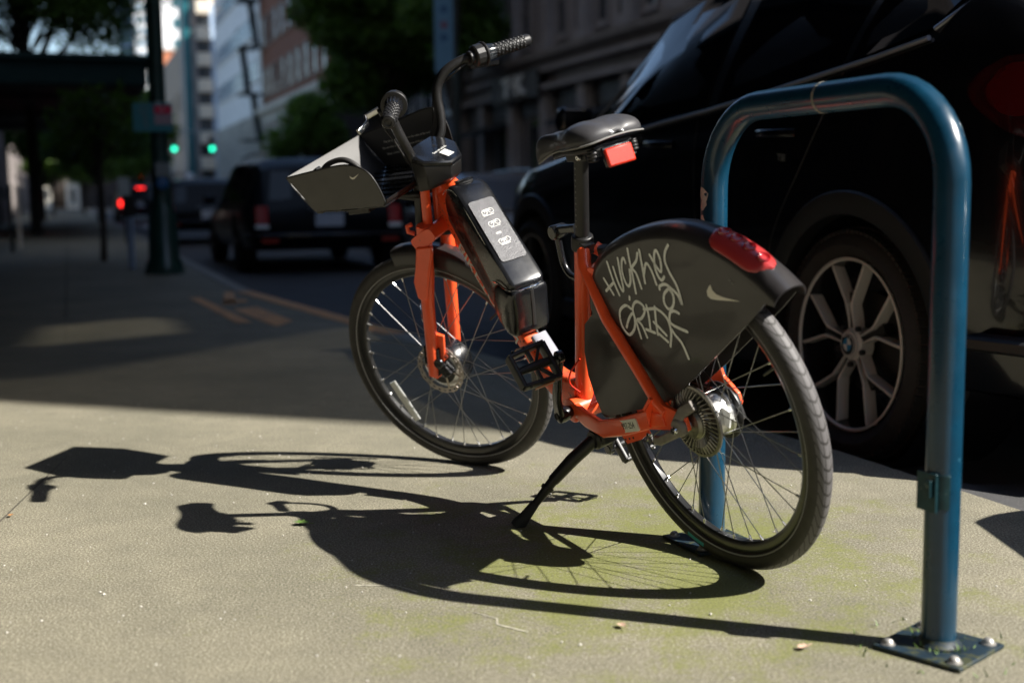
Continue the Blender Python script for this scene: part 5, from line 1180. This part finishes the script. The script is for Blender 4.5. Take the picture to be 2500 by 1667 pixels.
# tan wall building farther on
tb = building(102.3, 10, 'plain tan rendered side wall running away beyond the green signal')
MB().box((4, 16, 7.2), (8, 32, 14.4)).build('wall', 'tan', tb)
for i in range(8):
    for z in (2.5, 6, 9.5): window(tb, 0, 2 + i * 4, z, 1.2, 1.6, (-1, 0), 'window', 'tan')
ob = building(150, 11.2, 'small sunlit orange brick parapet peeping over the tan wall')
MB().box((1.2, 2, 8.9), (2.4, 4, 17.8)).build('wall', 'orangebr', ob); MB().box((1.2, 0, 17.9), (2.5, .4, .2)).build('coping', 'whitestone', ob)
# tall white tower with teal glass bands
wt = building(172, 11.4, 'tall white tower with teal glass bands behind the tan wall')
MB().box((4, 4, 20), (7.6, 8, 40)).build('wall', 'whitepanel', wt)
for k in range(9):
    z = 15.6 + k * 2.75
    MB().box((5.2, -.05, z), (4.6, .12, 1.35)).build('window', 'tealglass', wt); MB().box((.9, -.05, z), (.9, .12, 1.35)).build('window', 'tealglass', wt)
# skyscraper pair to the left of the pole
sk1 = building(190, 8.0, 'dark glass tower slab standing left of the green post top')
MB().box((1.05, 4, 22), (2.1, 8, 44)).build('wall', 'tealglass', sk1)
for k in range(14): MB().box((1.05, -.1, 14.3 + k * 1.7), (2.14, .2, .38)).build('spandrel', 'bluegrey', sk1)
sk2 = building(188, 10.2, 'pale tower with rows of small windows touching the green post top')
MB().box((1.1, 4, 22), (2.2, 8, 44)).build('wall', 'whitepanel', sk2)
for k in range(15):
    for x in (.35, .85, 1.35, 1.85): MB().box((x, -.03, 12.8 + k * 1.7), (.26, .08, 1.0)).build('window', 'bluewindow', sk2)
# left-hand side: dark shop fronts close by, taller block beyond, low ones farther on
lb = building(-24, -3.2, 'dark stone shop front along the left of the sidewalk')
MB().box((-4, 24.5, 13), (8, 49, 26)).build('wall', 'darkstone', lb)
for i in range(12):
    MB().box((.12, 2 + i * 4, 2.2), (.3, .6, 4.4)).build('pier', 'darkstone', lb); MB().box((.04, 4 + i * 4, 1.5), (.08, 3.2, 2.6)).build('shop_window', 'window', lb)
lc_ = building(25.5, -2.25, 'tall brown grey block rising above the green canopy at the left edge')
MB().box((-4, 6.75, 11), (8, 13.5, 22)).build('wall', 'deadwall', lc_)
for i in range(4):
    for z in (6, 9): window(lc_, 0, 2 + i * 3.2, z, 1.3, 1.8, (1, 0), 'window', 'granite')
for i in range(4): MB().box((.03, 2 + i * 3.2, 1.4), (.08, 2.4, 2.4)).build('shop_window', 'window', lc_)
for k, (a0, hh, bo, lab, mt) in enumerate(((41, 3.9, -2.3, 'low dark shop front under the trees past the canopy', 'darkstone'), (54, 3.6, -2.45, 'low grey shop front with pale posts far down the left sidewalk', 'granite'), (84, 4.2, -2.9, 'low dark front just before the cream building', 'granite'), (70, 5.5, -2.7, 'tan two storey front at the far end of the left sidewalk', 'tan'))):
    lo = building(a0, bo, lab); MB().box((-3, 6, hh / 2), (6, 12 if k < 2 else 16, hh)).build('wall', 'deadwall', lo)
    for i in range(4):
        MB().box((.02, 1.5 + i * 3, 1.35), (.06, 2.1, 2.1)).build('shop_window', 'window', lo); MB().box((.12, .1 + i * 3, hh / 2), (.26, .25, hh)).build('post', 'granite', lo)
# sunlit cream front closing the view, with arches of shade below
fb = building(118, -2.25, 'distant sunlit cream building closing the end of the sidewalk')
MB().box((.5, 4, 3.0), (1.0, 8, 6.0)).build('wall', 'whitestone', fb)
for i in range(1):
    for z in (1.3, 3.6, 5.6): window(fb, .5, 0, z, .55, 1.1, (0, -1), 'window', 'whitestone')
fb2 = building(118.5, -.2, 'distant pale pink front half hidden by street trees')
MB().box((.6, 4, 1.3), (1.2, 8, 2.6)).build('wall', 'cream', fb2); window(fb2, .6, 0, 1.2, .5, 1.4, (0, -1))
# dark awning close on the left, green canopy
aw = empty('shop_awning', at(17, -3.1), 'black cloth awning sloping at the left edge of the view', 'awning')
MB().prism([(0, 2.35), (2.05, 1.02), (2.05, .82), (0, 2.05)], 3.0, 7.0).build('cloth', 'awning', aw, smooth=0)
for y in (3.05, 6.95): MB().tube([(0, y, 1.0), (2.0, y, .84)], .018, 8).build('bracket', 'poleblack', aw)
for k, (y, x) in enumerate(((3.6, 2.25), (5.4, 2.3))):
    MB().tube([(x, y, 0), (x, y, 1.05)], .03, 8).build('rail_post', 'cream' if k else 'poleblack', aw)
cpn = empty('canopy', at(26, -2.25), 'dark green metal entrance canopy jutting over the sidewalk at upper left', 'canopy')
MB().box((1.93, 8.5, 3.33), (3.86, 17, .58)).build('roof', 'canopy', cpn, bevel=.02)
MB().box((1.93, -.02, 3.58), (3.94, .16, .12)).build('cornice', 'canopy', cpn); MB().box((3.9, 8.5, 3.58), (.14, 17.1, .12)).build('cornice', 'canopy', cpn)
MB().box((1.93, 8.5, 3.02), (3.7, 16.8, .05)).build('soffit', 'soffit', cpn)
for i in range(3): MB().box((1.93, 2 + i * 5.5, 2.96), (3.6, .12, .08)).build('beam', 'soffit', cpn)
M['lampglow'] = pbr('lit canopy lamp', (.9, .8, .6), .4, emit=(1, .85, .6), es=6)
MB().lathe([(.03, 0), (.035, .02), (.01, .03)], (.25, 6, 2.995), (0, 0, -1), 12).build('downlight', 'lampglow', cpn)

# added, unseen, to imitate reflected sun: panes of smoked glass and a shading board
M['dimming'] = bpy.data.materials.new('smoked glass'); M['dimming'].use_nodes = True
_n = M['dimming'].node_tree; _t = _n.nodes.new('ShaderNodeBsdfTransparent'); _t.inputs[0].default_value = (.05, .048, .044, 1); _n.links.new(_t.outputs[0], _n.nodes['Material Output'].inputs[0])
M['dimmingpale'] = M['dimming'].copy(); M['dimmingpale'].node_tree.nodes['Transparent BSDF'].inputs[0].default_value = (.10, .097, .09, 1)
gl = empty('dimming_screen', at(-.26, 11), 'smoked glass panes added across the street to imitate reflected sunlight, outside the view', 'light filter')
MB().add([(0.02, .30, 0), (0.02, .30, 11.3), (0.02, -3.10, 13.6), (0.02, -3.80, 14.5), (0.02, -3.80, 0)], [(0, 1, 2, 3, 4)]).build('pane', 'dimming', gl, smooth=0)
MB().add([(0.02, -2.25, 13.75), (0.02, -.75, 13.75), (0.02, .55, 12.5), (0.02, .55, 12.25), (0.02, -.85, 12.25)], [(0, 1, 2, 3, 4)]).build('pane', 'dimmingpale', gl, smooth=0)
eb = building(125, -9, 'dark low block closing the far end of the street under the trees')
MB().box((9, 5, 1.9), (18, 10, 3.8)).build('wall', 'deadwall', eb)
gb = building(36.2, 12.6, 'dark block added to shade the far sidewalk, half hidden behind the large trees and the street banner')  # put in to fill the row and keep sun off the far sidewalk
MB().box((4, 6.3, 9), (8, 12.6, 18)).build('wall', 'deadwall', gb)
for i in range(4):
    for z in (1.6, 4.6): window(gb, 0, 1.6 + i * 3.1, z, 1.4, 1.9, (-1, 0))
rs = empty('sun_blocker', at(-.26, 11), 'added unseen hoarding on the corner of the office block, outside the view', 'blocker')  # added panels, cut to shape the shade around the dim patches
def shade_panel(P): MB().add([(x, y, z) for x in (.10, .22) for y, z in P], [tuple(range(len(P))), tuple(range(2 * len(P) - 1, len(P) - 1, -1))] + [(i, i + len(P), (i + 1) % len(P) + len(P), (i + 1) % len(P)) for i in range(len(P))]).build('panel', 'darkstone', rs, smooth=0)
shade_panel([(.30, 11.1), (-3.10, 13.4), (-3.80, 14.3), (-3.80, 24), (-2.0, 24), (-2.0, 13.6), (-.78, 12.45), (.30, 12.45)])
shade_panel([(-2.0, 13.61), (-.78, 13.51), (-.78, 24), (-1.99, 24)])
shade_panel([(-.78, 13.5), (.30, 12.6), (.30, 24), (-.779, 24)])
rb2 = building(-52, 11, 'plain stone block added behind the viewer across the side street to block skylight'); MB().box((6, 14, 10), (12, 28, 20)).build('wall', 'granite', rb2)  # unseen block put in to hold back skylight
mq = empty('skyshade', at(-4, -3.2), 'added unseen marquee over the sidewalk beside the viewer, above the view', 'canopy')  # added out of frame to darken the ambient light on the near ground
MB().box((2.35, 10.5, 4.55), (4.7, 21, .4)).build('roof', 'canopy', mq, bevel=.02); MB().box((2.3, 10.5, 4.33), (4.5, 20.8, .04)).build('soffit', 'soffit', mq)
rb3 = building(-70, -3.2, 'plain dark block added far behind the viewer to block the sky'); MB().box((7, -3, 16), (26, 6, 32)).build('wall', 'granite', rb3)  # unseen block put in to close off open sky from behind

# ---- trees
def tree(a, b, h, crad, ch, n, mat, label, name='street_tree', tr=.11, lean=(0, 0), size=.16, gap=.0, seed=0, group=None, low=.0):
    rg = np.random.default_rng(seed); t = empty(name, at(a, b), label, 'tree', group)
    base = h - ch
    MB().tube([(0, 0, 0), (.02 + lean[0] * .3, lean[1] * .3, base * .5), (lean[0] * .7, lean[1] * .7, base), (lean[0], lean[1], base + ch * .55)], [tr, tr * .85, tr * .7, tr * .25], 12).build('trunk', 'bark', t)
    lm = MB()
    cen = []
    for k in range(30):
        an = rg.uniform(0, 6.28); el = rg.uniform(-.5, 1.2); r = crad * rg.uniform(.3, .85); c = np.array([lean[0] + math.cos(an) * math.cos(el) * r, lean[1] + math.sin(an) * math.cos(el) * r, base + ch * .5 + math.sin(el) * ch * .45])
        cen.append((c, rg.uniform(.22, .48) * crad)); z0 = base + rg.uniform(-.1, .35) * ch
        p0 = np.array([lean[0] * .7, lean[1] * .7, z0]); lm.tube([p0, (p0 + c) / 2 + np.array([0, 0, .12]), c], [tr * .38, tr * .24, tr * .08], 6)
    lm.build('limb', 'bark', t)['kind'] = 'stuff'
    cen.append((np.array([lean[0], lean[1], base + ch * .5]), crad * .5))
    W_ = np.array([r ** 2 for _, r in cen]); idx = rg.choice(len(cen), n, p=W_ / W_.sum())
    C = np.array([cen[i][0] for i in idx]); RR_ = np.array([cen[i][1] for i in idx]); d = rg.normal(size=(n, 3)); d /= np.linalg.norm(d, axis=1)[:, None]
    P = C + d * (RR_ * rg.uniform(.35, 1.08, n))[:, None] * np.array([1, 1, .8]); P[:, 2] = np.maximum(P[:, 2], low)
    u = rg.normal(size=(n, 3)); u /= np.linalg.norm(u, axis=1)[:, None]; v = np.cross(u, rg.normal(size=(n, 3))); v /= np.linalg.norm(v, axis=1)[:, None]
    s_ = (size * rg.uniform(.6, 1.3, n))[:, None]
    V = np.stack([P - u * s_ * .55, P + v * s_ * .32, P + u * s_ * .6, P - v * s_ * .32], 1).reshape(-1, 3)
    me = bpy.data.meshes.new('crown'); me.vertices.add(4 * n); me.vertices.foreach_set('co', V.ravel()); me.loops.add(4 * n); me.loops.foreach_set('vertex_index', np.arange(4 * n, dtype=np.int32))
    me.polygons.add(n); me.polygons.foreach_set('loop_start', np.arange(0, 4 * n, 4, dtype=np.int32)); me.update(); me.validate(); me.materials.append(M[mat])
    o = bpy.data.objects.new('crown', me); COL.objects.link(o); o.parent = t
    return t
GT = 'trees along the left sidewalk'
tree(98, -1.0, 5.2, 2.0, 4.4, 5000, 'leafdark', 'farthest dark tree at the end of the left sidewalk', tr=.1, seed=21, size=.3)
tree(104, 1.6, 6.2, 2.2, 5.2, 5000, 'leaf', 'far green tree rising behind the red brake lamps', tr=.1, seed=22, size=.3)
tree(64, -.7, 4.6, 1.6, 3.2, 7000, 'leafdark', 'deep green tree midway down the left sidewalk', tr=.08, seed=23, size=.2)
tree(17, .40, 2.15, .75, .9, 900, 'leafdark', 'thin dark young street tree just left of the green post', tr=.045, seed=1, size=.10)
tree(31.5, -.75, 8.8, 3.0, 5.2, 62000, 'leafdark', 'big dark tree with blue sky showing through it above the green canopy', tr=.14, seed=2, size=.105)
tree(45, 1.0, 4.4, 1.9, 3.0, 10000, 'leaf', 'mid green street tree reaching toward the green post', tr=.09, seed=3, group=GT, size=.17)
tree(56, 2.5, 5.0, 2.3, 4.0, 10000, 'leafbright', 'bright sunlit green tree glowing behind the green post', tr=.1, seed=4, group=GT, size=.22)
tree(50, -.9, 4.6, 1.6, 3.0, 8000, 'leaf', 'dark green tree over the left shop fronts', tr=.09, seed=5, group=GT, size=.2)
tree(72, .8, 5.6, 2.6, 4.4, 8000, 'leafbright', 'yellow green tree farthest down the left sidewalk', tr=.1, seed=6, group=GT, size=.25)
tree(84, 5.3, 8.0, 1.3, 7.0, 6000, 'leafbright', 'slim bright green tree between the two green signals', tr=.1, seed=8, size=.25)
tree(37, 8.95, 8.8, 2.35, 7.0, 40000, 'leafdark', 'large dark leafy tree across the street right behind the handlebars', tr=.16, seed=9, size=.2, low=1.8)
tree(44, 8.3, 4.4, 1.5, 3.2, 7000, 'leafbright', 'small fresh green tree in front of the brick block beside the large dark tree', tr=.14, seed=10, size=.2, low=2.)
tree(31, 9.6, 8.5, 1.6, 5.8, 10000, 'leafdark', 'dark tree beside the blue street banner', tr=.12, seed=11, size=.18, low=2.2)

# ---- posts, signs, signals
pole = empty('street_light_post', at(13.8, .945), 'tall dark green street light post with parking signs at the sidewalk edge', 'post')
MB().lathe([(.20, 0), (.20, .10), (.165, .16), (.15, .60), (.115, .70), (.098, .80), (.088, 1.6), (.078, 7.2)], (0, 0, 0), (0, 0, 1), 24).build('shaft', 'greenpaint', pole)
MB().lathe([(.215, 0), (.215, .03), (.20, .05)], (0, 0, 0), (0, 0, 1), 8).build('base_flange', 'greenpaint', pole, smooth=0)
for z in (1.53, 1.78): MB().lathe([(.094, z), (.096, z + .02), (.094, z + .04)], (0, 0, 0), (0, 0, 1), 20, cap=False).build('sign_band', 'silver', pole)
M['signteal'] = pbr('teal sign', (.03, .24, .28), .4); M['signred'] = pbr('red sign', (.75, .03, .10), .4); M['signpale'] = pbr('pale sign', (.42, .30, .34), .5); M['signblue'] = pbr('blue sign', (.02, .12, .30), .4); M['signgrey'] = pbr('grey sign back', (.22, .25, .25), .5)
sg = empty('parking_sign', at(13.66, .90), 'teal and red parking sign board strapped to the green post', 'sign')
MB().box((-.02, 0, 1.655), (.40, .012, .30)).build('board', 'signteal', sg, bevel=.004)
MB().box((.085, -.009, 1.735), (.175, .006, .085)).build('red_panel', 'signred', sg); MB().box((.085, -.009, 1.635), (.175, .006, .10)).build('pale_panel', 'signpale', sg)
MB().ring_loft([[(-.105 + r * math.cos(t), -.0085, 1.735 + r * math.sin(t)) for r in (.034,)][:1] and [(-.105 + (.034 + dr) * math.cos(t), -.0085 + dy, 1.735 + (.034 + dr) * math.sin(t)) for dr, dy in ((0, 0), (.008, 0), (.008, -.003), (0, -.003))] for t in np.linspace(0, 2 * math.pi, 25)[:-1]], loop=True).build('ring_symbol', 'signgrey', sg)
MB().tube(curve([(-.12, -.009, 1.68), (-.08, -.009, 1.65), (-.11, -.009, 1.61), (-.08, -.009, 1.58), (-.10, -.009, 1.55)], 4), .006, 6).build('arrow_symbol', 'signgrey', sg)
text('P', .06, lambda u, v, h: Vector((.085 + u, -.0125 - h, 1.735 + v))).build('lettering', 'white', sg, smooth=0)
sg2 = empty('pay_sign', at(13.66, .96), 'small pale sign with a blue disc low on the green post', 'sign')
MB().box((0, 0, 1.11), (.155, .01, .15)).build('board', 'signgrey', sg2, bevel=.004); MB().lathe([(.062, 0), (.062, .008), (.058, .010)], (-.01, -.002, .965), (0, -1, 0), 28).build('disc', 'signblue', sg2)
text('P', .07, lambda u, v, h: Vector((-.01 + u, -.0125 - h, .965 + v))).build('lettering', 'signgrey', sg2, smooth=0)
M['green'] = pbr('lit green signal', (.05, .8, .55), .3, emit=(.02, .85, .5), es=2.2); M['redsig'] = pbr('lit red signal', (.8, .02, .02), .3, emit=(1, .015, .01), es=2.5); M['signalblack'] = pbr('signal housing', (.012, .012, .012), .5); M['lensoff'] = pbr('unlit signal lens', (.03, .015, .01), .3)
mast = empty('signal_mast', at(90, 6.55), 'grey signal mast arm carrying two green traffic signals over the street', 'signal mast')
MB().tube([(0, 0, 0), (0, 0, 5.6)], [.13, .10], 12).tube([(0, 0, 5.45), (5.1, 0, 5.50)], [.07, .05], 10).build('arm', 'signgrey', mast)
def signal(a, b, z, lit, label, hw=.2, group=None, face=0):
    t = empty('traffic_signal', at(a, b, z), label, 'traffic light', group)
    MB().box((0, 0, 0), (.36, .25, 1.1)).build('housing', 'signalblack', t, bevel=.02)
    for k, z_ in enumerate((.35, 0, -.35)):
        on = (k == 2 and lit == 'green') or (k == 0 and lit == 'red')
        MB().lathe([(hw * .75, 0), (hw * .75, .01), (.05, .03)], (0, -.125, z_), (0, -1, 0), 20).build('lens', {'green': 'green', 'red': 'redsig'}[lit] if on else 'lensoff', t)
        MB().lathe([(hw * .8, 0), (hw * .8, .14)], (0, -.125, z_), (0, -1, 0), 20, cap=False).build('visor', 'signalblack', t)
signal(90, 7.15, 4.60, 'green', 'green traffic light hanging nearest the green post', group='green traffic lights')
signal(90, 9.75, 4.62, 'green', 'green traffic light farther right on the mast arm', group='green traffic lights')
sb_ = empty('street_sign', at(90, 11.15, 4.75), 'small blue sign hanging at the end of the signal mast arm', 'sign'); MB().box((0, 0, 0), (.75, .05, .8)).build('board', 'signblue', sb_)
MB().tube([(0, 0, .4), (0, 0, .8)], .02, 6).build('hanger', 'signgrey', sb_)
signal(60, 3.2, 1.55, 'red', 'small red signal glowing in front of the trees left of the green post', .14)
MB().tube([(0, 0, -1.55), (0, 0, -.55)], .05, 8).build('support', 'signalblack', [o for o in bpy.data.objects if o.name.startswith('traffic_signal')][-1])
ph = empty('pedestrian_signal', at(34, -.72, .88), 'red pedestrian signal box at the far left', 'traffic light')
MB().box((0, 0, 0), (.30, .2, .30)).build('housing', 'signalblack', ph, bevel=.02); MB().box((0, -.105, .0), (.10, .01, .18)).build('hand', 'redsig', ph); MB().tube([(0, 0, -.88), (0, 0, -.15)], .04, 8).build('post', 'signalblack', ph)
# banner post
bp_ = empty('street_banner', at(25.0, 7.5), 'pale blue vertical street banner on a post above the right handlebar', 'banner')
MB().tube([(.26, 0, 0), (.26, 0, 6.4)], [.07, .055], 12).build('post', 'poleblack', bp_)
M['banner'] = noisy(pbr('banner cloth', (.13, .26, .36), .8), 3, .1); M['bannerpr'] = pbr('banner print', (.20, .09, .13), .8); M['bannerb'] = pbr('banner blue print', (.05, .12, .22), .8)
bn = MB().box((0, 0, 4.55), (.40, .012, 2.5)); bn = bn.build('cloth', 'banner', bp_)
for k, z in enumerate((4.95, 4.62, 4.30, 4.05)): MB().lathe([(.085, 0), (.085, .003), (.04, .004)], (.0, -.006, z), (0, -1, 0), 9).build('printed_flower', 'bannerpr' if k % 2 == 0 else 'bannerb', bp_, smooth=0)
for z in (3.32, 5.78): MB().tube([(-.20, 0, z), (.26, 0, z)], .014, 8).build('bracket', 'poleblack', bp_)
# meter, small sign, globe lamps
pm_ = empty('parking_meter', at(15.0, .66), 'blue grey parking meter post left of the green post base', 'parking meter')
MB().tube([(0, 0, 0), (0, 0, .62)], .038, 12).build('post', 'bluegrey', pm_); MB().rtube([(0, 0, .60), (0, 0, .85)], .15, .11, (1, 0, 0)).build('head', 'signalblack', pm_, bevel=.01)
ms_ = empty('sidewalk_sign', at(24, .98), 'pale blank sign panel on a thin post in front of the trees', 'sign')
MB().box((0, 0, 1.0), (.21, .02, .40)).build('board', 'signgrey', ms_); MB().tube([(0, .03, 0), (0, .03, 1.2)], .02, 8).build('post', 'signalblack', ms_)
M['globe'] = pbr('opal globe', (.85, .85, .80), .3)
for a, b, z, lab in ((50, 4.55, 1.62, 'white globe lamp right of the green post among the columns'), (50, 5.50, .82, 'white globe lamp just above the parked cars'), (58, 3.35, .45, 'small white globe lamp left of the green post')):
    g = empty('globe_lamp', at(a, b), lab, 'lamp', 'white globe lamps'); MB().lathe([(.02, -.17), (.12, -.12), (.17, 0), (.12, .12), (.02, .17)], (0, 0, z), (0, 0, 1), 20).build('globe', 'globe', g, smooth=60); MB().tube([(0, 0, ROAD), (0, 0, z - .15)], .03, 8).build('post', 'signalblack', g)
